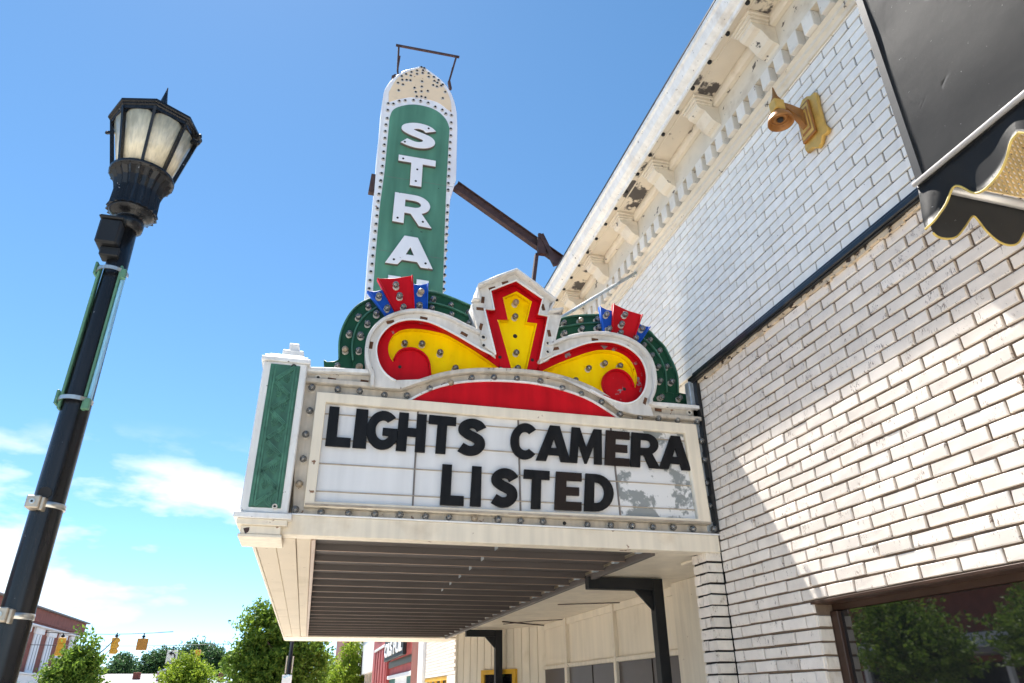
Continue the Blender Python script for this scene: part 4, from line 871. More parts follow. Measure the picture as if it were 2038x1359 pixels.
# top steel hoop
hoop = []
bm = bmesh.new()
A_, B_, C_, D_ = [PY(a, b, YB+.1) for a, b in Z2((262, 72), (568, 130), (270, 195), (518, 250))]
obox(bm, A_, B_, .035, .04); obox(bm, PY(*Z2((276, 78))[0], YB+.1), C_, .035, .035); obox(bm, PY(*Z2((553, 130))[0], YB+.1), D_, .035, .035)
obox(bm, PY(*Z2((280, 130))[0], YB+.1), PY(*Z2((270, 192))[0], YB+.1), .075, .03); obox(bm, PY(*Z2((535, 185))[0], YB+.1), PY(*Z2((520, 245))[0], YB+.1), .07, .03)
obox(bm, PY(*Z2((518, 250))[0], YB+.1), PY(*Z2((525, 285))[0], YB+.1), .06, .05); obox(bm, PY(*Z2((245, 232))[0], YB+.1), PY(*Z2((262, 222))[0], YB+.1), .09, .05); obox(bm, C_, PY(*Z2((272, 215))[0], YB+.1), .03, .03)
mk('steel_hoop', bm, bs, 'rust')
bm = bmesh.new(); obox(bm, PY(*Z2((165, 705))[0], YB+.2), PY(*Z2((150, 790))[0], YB+.2), .10, .16); mk('side_bracket', bm, bs, 'rust')
# support beam (I section) and brace
ZB5 = lambda *pts: [(860+a/5.436, 330+b/5.436) for a, b in pts]
a, b = PY(*ZB5((250, 215))[0], YB+.2), PY(*ZB5((1300, 960))[0], YB+.2); d = (b-a).normalized(); b2 = b+d*1.6
n_ = Vector((d.z, 0, -d.x)); n_ = n_ if n_.z > 0 else -n_
bm = bmesh.new()
obox(bm, a, b2, .02, .17, tuple(n_)); obox(bm, a+n_*.085, b2+n_*.085, .11, .016, tuple(n_)); obox(bm, a-n_*.085, b2-n_*.085, .11, .016, tuple(n_))
mk('support_beam', bm, bs, 'rust')
bm = bmesh.new(); p = PY(*ZB5((1130, 960))[0], YB+.2); q = PY(*ZB5((1090, 1290))[0], YB+.2); q = p+(q-p)*3.2
obox(bm, p, q, .10, .06); mk('strut', bm, bs, 'rust')
bm = bmesh.new(); obox(bm, PY(*ZB5((1175, 745))[0], YB+.1), PY(*ZB5((1340, 1075))[0], YB+.1), .07, .09); obox(bm, PY(*ZB5((1175, 790))[0], YB+.12), PY(*ZB5((1185, 960))[0], YB+.12), .09, .14); obox(bm, PY(*ZB5((1160, 735))[0], YB+.1), PY(*ZB5((1172, 800))[0], YB+.1), .05, .05)
mk('tie_bracket', bm, bs, 'rust')

# ================================================================== THEATER ENTRANCE under the marquee
en = thing('theater_entrance', (3.5, 8.5, 0.13), 'cream panelled theater entrance with dark windows behind black steel posts', 'entrance')
XE = 3.56
BOX('ceiling', en, 'cream_smooth', 2.532, 4.18, 5.23, 15.1, 2.585, 2.70, 0)
BOX('ceiling_edge', en, 'cream_smooth', 2.98, 3.54, 5.225, 5.62, 2.565, 2.584, .003)
BOX('panel', en, 'cream_smooth', XE+.03, XE+.06, 5.3, 11.5, 1.945, 2.584, 0)
BOX('cornice_strip', en, 'cream_smooth', XE, XE+.03, 5.3, 11.5, 2.50, 2.584, .003)
BOX('transom_rail', en, 'cream', XE-.012, XE+.05, 5.3, 11.5, 1.935, 1.985, .004)
BOX('window_band', en, 'pane_film', XE+.02, XE+.03, 5.3, 11.5, .3, 1.934, 0)
BOX('sill_wall', en, 'cream', XE, XE+.05, 5.3, 11.5, .13, .30, 0)
for (a, b, w) in (((1127, 1300), 0, .11), ((1224, 1290), 0, .075), ((1366, 1260), 0, .12)):
    y = PX(a[0], a[1], XE).y; BOX('mullion', en, 'cream', XE-.02, XE+.04, y-w/2, y+w/2, .14, 2.584, .004)
    BOX('window_stop', en, 'white_clean', XE-.004, XE+.03, y+w/2+.001, y+w/2+.02, .31, 1.934, .001)
for px_ in (1176, 1295):
    y = PX(px_, 1320, XE).y; BOX('glazing_bar', en, 'dark', XE+.012, XE+.021, y-.006, y+.006, .31, 1.934, 0)
BOX('side_trim', en, 'cream', XE-.10, XE+.02, 5.3, PX(1400, 1250, XE-.1).y+.55, .13, 2.584, .004)
# oblique board wall
a, b = Vector((2.60, 13.60, 0)), Vector((3.62, 11.52, 0)); n = 12
nv = Vector((-(b-a).y, (b-a).x, 0)).normalized(); nv = nv if nv.y < 0 else -nv
for i in range(n):
    p, q = a.lerp(b, i/n), a.lerp(b, (i+1)/n); dd = (q-p).normalized(); bm = bmesh.new()
    c = (p+q)/2; obox(bm, (c.x, c.y, .13), (c.x, c.y, 2.584), (q-p).length-.014, .025, tuple(nv)); mk('board', bm, en, 'cream_smooth')
bm = bmesh.new(); c0, c1 = a-nv*.02, b-nv*.02; obox(bm, ((c0.x+c1.x)/2, (c0.y+c1.y)/2, .13), ((c0.x+c1.x)/2, (c0.y+c1.y)/2, 2.583), (b-a).length, .012, tuple(nv)); mk('board_backing', bm, en, 'mortar_dark')
bm = bmesh.new(); obox(bm, (a.x, a.y, .13), (a.x, a.y, 2.584), .07, .07); mk('corner_trim', bm, en, 'cream')
bm = bmesh.new(); tube(bm, [PZ(*q, 2.575) for q in ((1110, 1203), (1245, 1199))], .006, 6); mk('ceiling_rod', bm, en, 'rust')
bm = bmesh.new(); tube(bm, [PZ(*q, 2.572) for q in ((1000, 1237), (1122, 1248))], .010, 6); tube(bm, [PZ(*q, 2.572) for q in ((1002, 1242), (1060, 1236), (1120, 1233))], .006, 6); mk('ceiling_rod', bm, en, 'rust')
# poster case
pcs = thing('poster_case', (3.1, 12.55, 1.7), 'yellow framed poster case on the cream board wall under the marquee', 'poster case')
def on_wall(px, py, off=.03):
    d = ray(px, py); o_ = a+nv*off; t = (o_.x*nv.x+o_.y*nv.y)/(d.x*nv.x+d.y*nv.y); return Vector((d.x*t, d.y*t, CAMZ+d.z*t))
w0, w1 = on_wall(960, 1334), on_wall(1028, 1331); zt = (w0.z+w1.z)/2; w0.z = w1.z = 0
for (p, q, z0, z1) in ((w0, w1, zt-.07, zt), (w0, w1, .75, .82)):
    bm = bmesh.new(); obox(bm, (*((p+q)/2).xy, z0), (*((p+q)/2).xy, z1), (q-p).length, .06, tuple(nv)); mk('frame', bm, pcs, 'poster_yellow')
for p in (w0.lerp(w1, .045), w0.lerp(w1, .955)):
    bm = bmesh.new(); obox(bm, (*p.xy, .821), (*p.xy, zt-.0675), (w1-w0).length*.09, .06, tuple(nv)); mk('frame', bm, pcs, 'poster_yellow')
bm = bmesh.new(); c = (w0+w1)/2; obox(bm, (*c.xy, .821), (*c.xy, zt-.071), (w1-w0).length*.9, .012, tuple(nv)); mk('glass', bm, pcs, 'glass_dark')
# black steel posts
def post(Y, xa, xb, z1, w, lb):
    t = thing('support_post', (xb-w/2, Y, .13), lb, 'post', 'black steel posts under the marquee')
    BOX('upright', t, 'black_steel', xb-w, xb, Y, Y+w, .13, z1, .004); BOX('arm', t, 'black_steel', xa, xb-w-.001, Y, Y+w, z1-.105, z1, .004)
    g_ = [(xb-w-.001, z1-.107), (xb-w-.17, z1-.107), (xb-w-.001, z1-.28)]
    plate('gusset', [g_], Y+w*.3, Y+w*.7, t, 'black_steel', .001); plate('base_plate', [[(xb-w-.05, .131), (xb+.05, .131), (xb+.05, .145), (xb-w-.05, .145)]], Y-.05, Y-.002, t, 'black_steel', .001)
post(6.41, 2.44, 3.187, 2.573, .10, 'black steel L shaped post nearest the pale brick pilaster')
post(12.3, 2.49, 3.10, 2.565, .115, 'black steel L shaped post in front of the yellow poster case')

# ================================================================== STREET LAMP (left)
LY = 4.0
def lp(px, py): return PY(px, py, LY)
def ax(py): return 228+(550-py)*.2806
base = lp(ax(1010), 1010); LX = -1.338
sl = thing('street_lamp', (LX, LY, .13), 'black cast iron street lamp with octagonal lantern on a strapped pole', 'street lamp')
def zof(py): return lp(ax(py), py).z
def rad(py, w):
    p = lp(ax(py), py); return w/2/PF*(p-Vector((0, 0, CAMZ))).dot(fw)*.96
bm = bmesh.new()
lathe(bm, [(.16, 0), (.16, .05), (.13, .12), (.115, .5), (.095, .55), (.082, .62), (rad(1300, 66), zof(1300)-.13), (rad(1010, 60), zof(1010)-.13), (rad(800, 54), zof(800)-.13), (rad(550, 43), zof(550)-.13), (rad(470, 38), zof(452)-.13)], (LX, LY, .13), 24)
mk('pole', bm, sl, 'black_gloss', True)
def LL(name, prof, n, m, smooth=True, flute=0, rot=0, parent=None):
    bm = bmesh.new(); lathe(bm, [(r, z) for r, z in prof], (LX, LY, 0), n, 0, 'Z', flute, smooth, rot); return mk(name, bm, parent or sl, m, smooth)
zn = zof(448); 
LL('neck', [(.058, zn-.05), (.080, zn-.035), (.084, zn), (.082, zn+.025), (.070, zn+.035), (.074, zn+.045), (.100, zn+.058), (.126, zn+.072), (.134, zn+.085)], 28, 'black_gloss')
zA, zB_ = zn+.085, zof(352)
LL('fluted_cup', [(.140, zA-.002), (.136, zA+.012), (.130, zA+.03), (.127, zA+(zB_-zA)*.5), (.142, zA+(zB_-zA)*.72), (.172, zA+(zB_-zA)*.9), (.180, zB_-.03)], 40, 'black_gloss', False, .05)
LL('ring', [(.176, zB_-.035), (.188, zB_-.022), (.188, zB_-.006), (.170, zB_)], 32, 'black_gloss')
zE = zof(266)
ro, ri = .275, .165; rot8 = math.radians(10)
gl_ = LL('lantern_glass', [(.150, zB_+.002), (.235, zE-.012), (.10, zE-.011)], 24, 'lamp_glass')
for k in range(8):
    a8 = 2*math.pi*k/8+rot8; p = Vector((LX+math.cos(a8)*.172, LY+math.sin(a8)*.172, zB_)); q = Vector((LX+math.cos(a8)*.252, LY+math.sin(a8)*.252, zE+.01))
    bm = bmesh.new(); obox(bm, p, q, .016, .024, (math.cos(a8), math.sin(a8), 0)); mk('lantern_rib', bm, sl, 'black_gloss')
    b8 = 2*math.pi*(k+1)/8+rot8; q2 = Vector((LX+math.cos(b8)*.252, LY+math.sin(b8)*.252, zE+.01)); bm = bmesh.new()
    m8 = (q+q2)/2; pts = []
    # arched head of each pane
    for i in range(9):
        t = i/8; x_ = q.lerp(q2, t); dip = .050*(abs(2*t-1)**2.2)
        pts.append((x_, dip))
    for (x0_, d0_), (x1_, d1_) in zip(pts, pts[1:]):
        c0_ = Vector((LX-x0_.x, LY-x0_.y, 0)).normalized()*.02
        v = [bm.verts.new(w) for w in (x0_, x1_, x1_-Vector((0, 0, d1_+.006))+c0_*(d1_*8), x0_-Vector((0, 0, d0_+.006))+c0_*(d0_*8))]; bm.faces.new(v)
    bmesh.ops.solidify(bm, geom=list(bm.faces), thickness=.012); mk('pane_arch', bm, sl, 'black_gloss')
LL('eave', [(.236, zE-.012), (.258, zE-.010), (.260, zE+.014), (.270, zE+.018), (.270, zE+.030), (.282, zE+.034), (.282, zE+.050), (.272, zE+.054), (.272, zE+.058)], 8, 'black_gloss', False, 0, rot8)
zR = zof(205)
LL('roof', [(.272, zE+.0585), (.18, zE+.105), (.09, zE+.145), (.05, zE+.16)], 8, 'black_steel', False, 0, rot8)
LL('finial', [(.05, zE+.1605), (.055, zE+.18), (.036, zE+.21), (.038, zE+.24), (.024, zE+.27), (.012, zE+.34), (.003, zE+.41)], 10, 'black_gloss')
for (a, b, sz) in ((397, 272, .016), (394, 285, .014), (212, 264, .010)):
    p = PY(a, b, LY-.02); q = Vector((LX, LY, zE+.03)); q = p.lerp(q, .2)
    bm = bmesh.new(); obox(bm, p, q, sz*1.4, sz*1.8); lathe(bm, [(.004, -sz), (sz, -sz*.4), (sz*.8, sz)], p, 6); mk('latch', bm, sl, 'black_gloss')
# photocell box
p0, p1 = lp(208, 500), lp(258, 457)
bx = BOX('control_box', sl, 'black_steel', LX-.115, LX+.005, LY-.13, LY+.02, zof(508), zof(462), .012)
BOX('box_lid', bx, 'black_steel', LX-.122, LX+.010, LY-.138, LY+.022, zof(462)+.001, zof(462)+.02, .006)
BOX('box_bracket', bx, 'black_steel', LX-.085, LX+.02, LY-.09, LY, zof(525), zof(508)-.001, .006)
# banner channels and straps
z1_, z0_ = zof(545), zof(815)
BOX('banner_channel', sl, 'banner_green', LX-.074, LX-.060, LY-.055, LY-.015, z0_-.02, z1_+.02, .003)
BOX('banner_channel', sl, 'banner_green', LX+.044, LX+.057, LY-.075, LY-.03, z0_-.02, z1_+.02, .003)
BOX('banner_edge', sl, 'banner_blue', LX+.0575, LX+.072, LY-.062, LY-.02, z0_+.03, z1_+.0, .003)
for zz_, nm in ((zof(549), 0), (zof(803), 1)):
    bm = bmesh.new(); pts = [(LX+.083*math.cos(t_)-.004, LY-.01+.092*math.sin(t_), zz_) for t_ in [math.pi+.05+(math.pi-.1)*i/12 for i in range(13)]]
    for q0, q1 in zip(pts, pts[1:]): obox(bm, q0, q1, .006, .022)
    mk('strap', bm, sl, 'steel_band'); BOX('strap_clip', sl, 'banner_green', LX+.060, LX+.088, LY-.10, LY-.071, zz_-.06, zz_+.0, .003); BOX('strap_clip', sl, 'banner_green', LX-.094, LX-.0805, LY-.06, LY-.01, zz_-.03, zz_+.05, .003)
for py_ in (1010, 1228):
    z_ = zof(py_); r_ = rad(py_, 62)+.004; bm = bmesh.new(); lathe(bm, [(r_, -.014), (r_+.002, -.013), (r_+.002, .013), (r_, .014)], (LX, LY, z_), 28); s_ = mk('strap', bm, sl, 'steel_band', True)
    cl = BOX('clamp_block', sl, 'tan_clamp', LX-.062, LX-.0, LY-r_-.045, LY-r_+.03, z_-.030, z_+.032, .005)
    BOX('clamp_tab', cl, 'tan_clamp', LX+.0005, LX+.016, LY-r_-.035, LY-r_+.02, z_-.036, z_+.026, .003)
    bm = bmesh.new(); lathe(bm, [(.013, -.006), (.013, .002)], (LX-.032, LY-r_-.045, z_), 12, 0, 'Y'); mk('clamp_bolt', bm, cl, 'steel_band'); bm = bmesh.new(); lathe(bm, [(.006, -.0075), (.006, .0)], (LX-.032, LY-r_-.045, z_), 8, 0, 'Y'); mk('bolt_hole', bm, cl, 'dark')
p = lp(101, 980); bm = bmesh.new(); lathe(bm, [(.030, -.004), (.030, .01)], (p.x, LY-rad(980, 58)-.004, p.z-.02), 16, 0, 'Y'); mk('hole_plug', bm, sl, 'dark')

# ================================================================== FAR STREET, right side
def facade_box(parent, name, m, y0, y1, z0, z1, x=3.0, d=6): return BOX(name, parent, m, x, x+d, y0, y1, z0, z1, 0)
s1 = thing('brick_shop', (3.2, 18, 0), 'small white painted brick shop just beyond the marquee', 'building')
w1_ = facade_box(s1, 'wall', 'mortar', 15.7, 20.2, 1.98, 2.95, 3.03)
for k in range(14):
    for j in range(6):
        a_ = 15.7+.75*j+(.375 if k % 2 else 0); BOX('brick', w1_, 'brick', 3.0, 3.06, a_, min(20.2, a_+.735), 1.99+.07*k, 1.99+.07*k+.062, .003)
facade_box(s1, 'lower_wall', 'brick', 15.7, 20.2, 0, .8); BOX('pier', s1, 'brick', 3.0, 3.5, 15.7, 16.9, .8, 1.979, 0)
BOX('pier', s1, 'whitewall', 2.93, 3.5, 20.21, 21.1, 0, 3.2, .01)
BOX('window_frame', s1, 'poster_yellow', 3.01, 3.1, 16.91, 20.2, 1.90, 1.978, .004)
for k in range(4): BOX('window_bar', s1, 'poster_yellow', 3.01, 3.06, 16.91+.8*k, 16.99+.8*k, .8, 1.899, .003)
BOX('pane', s1, 'pane_far', 3.08, 3.1, 16.91, 20.2, .8, 1.899, 0); BOX('parapet', s1, 'brick', 3.0, 9, 15.7, 20.2, 2.951, 4.6, 0)
s2 = thing('red_shop', (3.2, 28, 0), 'red painted shop front with dark hanging sign beyond the white brick shop', 'building')
facade_box(s2, 'wall', 'redpaint', 21.2, 36, 2.25, 6.0, 3.05); BOX('pilaster', s2, 'brickred', 2.95, 3.3, 21.2, 22.6, 0, 6, .01); BOX('pilaster', s2, 'redpaint', 2.93, 3.3, 29.6, 36, 1.9, 6, .01)
for k in range(5): BOX('column_flute', s2, 'redpaint', 2.90, 2.929, 29.9+1.15*k, 30.5+1.15*k, 1.9, 3.3, .01)
BOX('scroll_ornament', s2, 'whitewall', 2.88, 2.929, 30.5, 35, 3.32, 3.42, .01); BOX('scroll_ornament', s2, 'whitewall', 2.88, 2.929, 30.8, 34, 3.85, 3.95, .01)
BOX('stone_base', s2, 'stone', 2.92, 3.3, 29.6, 36, 0, 1.899, .02); BOX('lintel', s2, 'whitewall', 2.97, 3.2, 22.61, 29.59, 2.13, 2.249, .01)
for a_, b_, mm_ in ((22.61, 24.4, 'teal'), (24.41, 27.6, 'whitewall'), (27.61, 29.59, 'teal')): BOX('transom', s2, mm_, 3.06, 3.2, a_, b_, 1.75, 2.129, .01)
BOX('shop_window', s2, 'pane_far', 3.1, 3.2, 24.6, 27.4, 0, 1.749, 0); BOX('door_panel', s2, 'redpaint', 3.08, 3.2, 22.61, 24.4, 0, 1.749, 0); BOX('door_panel', s2, 'redpaint', 3.08, 3.2, 27.61, 29.59, 0, 1.749, 0)
hs_ = thing('hanging_sign', (2.75, 27, 2.9), 'dark box sign with white letters on the red shop front', 'sign')
BOX('sign_box', hs_, 'black_steel', 2.80, 2.92, 23.6, 29.4, 2.72, 3.5, .02)
BOX('sign_board', hs_, 'bronze', 2.99, 3.04, 22.7, 29.5, 2.5, 2.71, .004)
fc = bpy.data.curves.new('txt', 'FONT'); fc.body = 'OLS PUL'; fc.size = .62; fc.extrude = .02; fc.offset = .012; fo = bpy.data.objects.new('txt', fc); COL.objects.link(fo)
me = bpy.data.meshes.new_from_object(fo.evaluated_get(bpy.context.evaluated_depsgraph_get())); bpy.data.objects.remove(fo)
wx = max(v.co.x for v in me.vertices)
for v in me.vertices: x_, y_, z_ = v.co; v.co = (2.79-z_, 29.2-x_*5.4/wx, 2.86+y_)
me.materials.clear(); link('sign_lettering', me, hs_, 'white_clean')
s3 = thing('white_canopy_shop', (3.2, 42, 0), 'shop with plain white sheet metal front above dark brick, beyond the red shop', 'building')
BOX('metal_front', s3, 'whitewall', 2.95, 9, 36.2, 47.5, 2.62, 4.35, .02); BOX('coping', s3, 'whitewall', 2.90, 9, 36.2, 47.6, 4.351, 4.6, .02); facade_box(s3, 'wall', 'brickred', 36.2, 47.5, 0, 2.6, 3.2)
for k in range(5): BOX('wall_post', s3, 'stone', 3.05, 3.19, 37.5+2.2*k, 37.75+2.2*k, 0, 2.6, 0)
BOX('downpipe', s3, 'bronze', 2.9, 2.949, 43.4, 43.5, 2.62, 3.8, .004)
s4 = thing('brick_tower_building', (4, 75, 0), 'tall dark red brick building behind the bright green street tree', 'building')
BOX('wall', s4, 'brickred', 3.0, 12, 64, 88, 0, 8.0, .05); BOX('corner_strip', s4, 'whitewall', 2.9, 2.99, 84.0, 88, 0, 4.2, .02); BOX('coping', s4, 'stone', 2.8, 12, 63.8, 88.2, 8.01, 8.3, .02)
s5 = thing('brick_chimney', (2, 110, 0), 'narrow red brick chimney stack seen left of the tall brick building', 'chimney')
BOX('stack', s5, 'brickred', 1.5, 3.6, 112, 114, 0, 5.4, .03); BOX('cap', s5, 'stone', 1.35, 3.75, 111.8, 114.2, 5.41, 5.6, .02)
# civic building on the left
cv = thing('civic_building', (-21, 60, 0), 'red brick civic building with tall white columns at far left street corner', 'building')
XC = -18.0
BOX('wall', cv, 'brickred', XC-12, XC, 40, 68.2, 0, 5.9, .02); BOX('parapet', cv, 'brickred', XC-12, XC+.35, 40, 68.3, 6.18, 7.0, .02); BOX('cornice', cv, 'whitewall', XC-12, XC+.5, 40, 68.5, 5.93, 6.02, .02); BOX('frieze', cv, 'brickred', XC-12, XC+.3, 40, 68.3, 6.021, 6.18, .01); BOX('coping', cv, 'letter_side', XC-12, XC+.55, 39.8, 68.7, 7.001, 7.1, .01)
BOX('base', cv, 'whitewall', XC-12, XC+.4, 40, 68.4, 0, 3.02, .02); BOX('base_cap', cv, 'whitewall', XC-12, XC+.55, 40, 68.6, 3.021, 3.14, .02)
for k in range(9):
    y = 66.8-2.75*k
    c1 = BOX('column', cv, 'whitewall', XC-.02, XC+.10, y-.72, y+.72, 3.141, 5.55, .03); BOX('capital', c1, 'whitewall', XC-.03, XC+.18, y-.92, y+.92, 5.551, 5.925, .04)
    for s_ in (-.3, .3): BOX('flute', c1, 'shingle', XC+.101, XC+.105, y+s_-.06, y+s_+.06, 3.3, 5.5, 0)  # flat grey strips paint in the shade of the column grooves
    BOX('window', cv, 'pane_far', XC+.401, XC+.42, y-.6, y+.6, 1.5, 2.6, 0)
# roofs
for nm, lb, (px0, px1, pyt, Y, zb), mm_, d in (('low_house', 'low house with long pale shingle roof below the hanging traffic signals', (195, 420, 1341, 62, 0), 'shingle', 9), ('blue_roof_house', 'low house with blue grey roof beside the large green tree', (405, 460, 1344, 72, 0), 'roofblue', 7)):
    l_, r_ = PY(px0, pyt, Y), PY(px1, pyt, Y); t = thing(nm, ((l_.x+r_.x)/2, Y, 0), lb, 'house')
    BOX('wall', t, 'whitewall', l_.x+.5, r_.x-.5, Y-d+1, Y+d-1, 0, l_.z*.62, 0); zt_ = l_.z; zb_ = l_.z*.62
    bm = bmesh.new(); v = [bm.verts.new(q) for q in ((l_.x-.3, Y-d, zb_), (r_.x+3, Y-d, zb_), (r_.x+3, Y+d, zb_), (l_.x-.3, Y+d, zb_), (l_.x+.6, Y, zt_), (r_.x-2.6, Y, zt_))]
    for q in ((0, 1, 5, 4), (2, 3, 4, 5), (1, 2, 5), (3, 0, 4), (0, 3, 2, 1)): bm.faces.new([v[i] for i in q])
    mk('roof', bm, t, mm_)
    bm = bmesh.new(); p = PY(272 if nm == 'low_house' else 440, 1346, Y-3); box(bm, p.x-.22, p.x+.22, p.y-.2, p.y+.2, zb_, p.z+.25, .02); ch_o = mk('chimney', bm, t, 'brickred')
# traffic signals on the span wire
def wire(y, pa, pb, lb, pts=6):
    A, B = PY(*pa, y), PY(*pb, y); bm = bmesh.new(); tube(bm, [A.lerp(B, i/pts)-Vector((0, 0, .10*math.sin(math.pi*i/pts))) for i in range(pts+1)], .018, 5)
    o = mk('span_wire', bm, None, 'black_steel'); o['label'] = lb; o['category'] = 'wire'; return o
wire(40, (90, 1258), (345, 1257), 'thin span wire carrying the amber traffic signals over the street')
def signal(px, py, Y, hpx, wpx, kind, lb, rz=0):
    p = PY(px, py, Y); k = (p-Vector((0, 0, CAMZ))).dot(fw)/PF; h, w = hpx*k, wpx*k
    t = thing('traffic_signal', (p.x, Y, p.z), lb, 'traffic signal', 'traffic signals over the crossing'); t.rotation_euler = (0, 0, rz)
    L_ = lambda o: (setattr(o, 'parent', t), o)[1]
    if kind == 'plate':
        bm = bmesh.new(); box(bm, -w/2, w/2, -.05, .05, -h/2, h/2, .02); L_(mk('back_plate', bm, None, 'signal_back'))
    else:
        for i in range(3):
            z = h*(.333-.333*i); bm = bmesh.new(); box(bm, -w/2, w/2, -.12, .16, z-h*.164, z+h*.164, .02); s_ = L_(mk('signal_section', bm, None, 'signal'))
            bm = bmesh.new(); lathe(bm, [(w*.40, -.20), (w*.43, -.20), (w*.43, -.121), (w*.40, -.121)], (0, 0, z), 16, 0, 'Y'); v_ = L_(mk('visor', bm, None, 'signal'))
            bm = bmesh.new(); lathe(bm, [(w*.36, -.15), (w*.36, -.122)], (0, 0, z), 16, 0, 'Y'); L_(mk('lens', bm, None, 'red_lens' if (kind == 'red' and i == 0) else 'dark'))
    bm = bmesh.new(); tube(bm, [(0, 0, h/2), (0, 0, h/2+9*k)], .03, 6); lathe(bm, [(.05, 0), (.09, .04), (.05, .10)], (0, 0, h/2+1*k), 8); L_(mk('hanger', bm, None, 'black_steel'))
    return t
signal(228, 1285, 40, 30, 9, 'side', 'narrow amber traffic signal, turned sideways, left of the flat amber plate', math.radians(152))
signal(283, 1282, 40, 22, 20, 'plate', 'flat square amber back of a traffic signal hanging from the span wire')
signal(120, 1287, 39, 33, 13, 'side', 'amber traffic signal partly behind the slim tree, in front of the white columns', math.radians(205))
signal(392, 1309, 52, 29, 10, 'red', 'amber traffic signal with lit red lens above the small bright tree')
p = PY(342, 1307, 52); ls = thing('lane_sign', (p.x, 52, p.z), 'white lane sign with left turn arrow hanging over the street', 'sign')
BOX('sheet', ls, 'sheet', p.x-.32, p.x+.32, 51.98, 52.02, p.z-.40, p.z+.36, .01)
def tri(name, pts, y): plate(name, [pts], y-.012, y, ls, 'dark', .001)
ar = [(p.x+.10+.20*math.cos(t_), p.z-.12+.24*math.sin(t_)) for t_ in [-.3+1.9*i/8 for i in range(9)]]; ar = [(a_-.12, b_+.08) for a_, b_ in ar]
tri('arrow', band(ar, .075), 51.975); tri('arrow_head', [(p.x-.22, p.z+.20), (p.x-.02, p.z+.33), (p.x-.02, p.z+.06)], 51.974)
fc = bpy.data.curves.new('txt', 'FONT'); fc.body = 'ONLY'; fc.size = .17; fc.extrude = .004; fo = bpy.data.objects.new('txt', fc); COL.objects.link(fo)
me = bpy.data.meshes.new_from_object(fo.evaluated_get(bpy.context.evaluated_depsgraph_get())); bpy.data.objects.remove(fo)
for v in me.vertices: x_, y_, z_ = v.co; v.co = (p.x-.24+x_, 51.972-z_, p.z-.36+y_)
me.materials.clear(); link('lettering', me, ls, 'dark')
BOX('hanger', ls, 'black_steel', p.x-.03, p.x+.03, 51.97, 52.03, p.z+.361, p.z+.62, .004)
wire(52.3, (60, 1283), (470, 1281), 'second thin span wire above the lane sign and red signal')
# flag
p = PY(329, 1345, 58); fl = thing('flag', (p.x, 58, p.z), 'small red and white striped flag on an angled pole by the house roof', 'flag')
for k in range(6):
    bm = bmesh.new(); obox(bm, (p.x-.55, 58, p.z-.32+.11*k), (p.x+.55, 58, p.z+.10+.11*k), .02, .105); mk('stripe', bm, fl, 'flag' if k % 2 == 0 else 'white_clean')
bm = bmesh.new(); tube(bm, [(p.x+.6, 58.05, 0), (p.x+.6, 58.05, p.z+.8)], .04, 6); mk('flag_pole', bm, fl, 'steel_band')
# thin far street pole with sign
Yp = 24; p = PY(580, 1290, Yp)
tp_ = thing('banner_pole', (p.x, Yp, 0), 'thin black street pole with banner arms below the marquee corner', 'pole')
bm = bmesh.new(); lathe(bm, [(.09, .1), (.06, .6), (.05, p.z+1.2)], (p.x, Yp, 0), 12); mk('shaft', bm, tp_, 'black_steel', True)
for s_ in (-.09, .09): BOX('banner_slat', tp_, 'tan_clamp', p.x+s_-.02, p.x+s_+.02, Yp-.09, Yp-.05, PY(575, 1340, Yp).z, PY(577, 1306, Yp).z, .004)
q = PY(571, 1351, Yp); ss = thing('street_sign', (q.x, Yp-.12, q.z), 'small white sign with blue green script at the foot of the banner pole', 'sign')
BOX('sheet', ss, 'whitewall', q.x-.14, q.x+.14, Yp-.14, Yp-.12, q.z-.25, PY(572, 1343, Yp).z, .006)
bm = bmesh.new(); pts = [(q.x-.11+.02*i, Yp-.143, q.z+.03+.035*math.sin(i*1.9)+.008*i) for i in range(11)]; tube(bm, pts, .010, 5); mk('script', bm, ss, 'banner_blue')

# ================================================================== TREES
def leaves(name, parent, m, clusters, n, size, flat=.5):
    size *= .72; n = int(n*1.05)
    V, F = [], []
    tot = sum(c[3]*c[4]*c[5] for c in clusters)**1.0
    for (cx, cy_, cz_, rx, ry, rz_) in clusters:
        k = int(n*rx*ry*rz_/tot)
        for _ in range(max(1, k//2)):
            d = Vector((random.gauss(0, 1), random.gauss(0, 1), random.gauss(0, 1))).normalized(); rr = random.random()**.4*random.choice((.7, .9, 1.0, 1.08, 1.2, 1.38))
            c = Vector((cx+d.x*rx*rr, cy_+d.y*ry*rr, cz_+d.z*rz_*rr)); ax_ = (d+Vector((0, 0, .5))).normalized(); tl_ = size*random.uniform(2, 6)
            for _t in range(9):
                cc = c+ax_*tl_*random.random()+Vector((random.gauss(0, 1), random.gauss(0, 1), random.gauss(0, .8)))*size*.8
                nrm = Vector((random.gauss(0, 1), random.gauss(0, 1), random.gauss(.5, .8))).normalized(); t1 = nrm.orthogonal().normalized(); t1.rotate(Matrix.Rotation(random.uniform(0, 6.28), 3, nrm)); t2 = nrm.cross(t1)
                s = size*random.uniform(.7, 1.3); i = len(V)
                V += [cc-t1*s, cc+t2*s*.45+nrm*s*.1, cc+t1*s, cc-t2*s*.45+nrm*s*.1]; F.append((i, i+1, i+2, i+3))
    me = bpy.data.meshes.new(name); me.from_pydata([tuple(v) for v in V], [], F); me.update(); return link(name, me, parent, m)
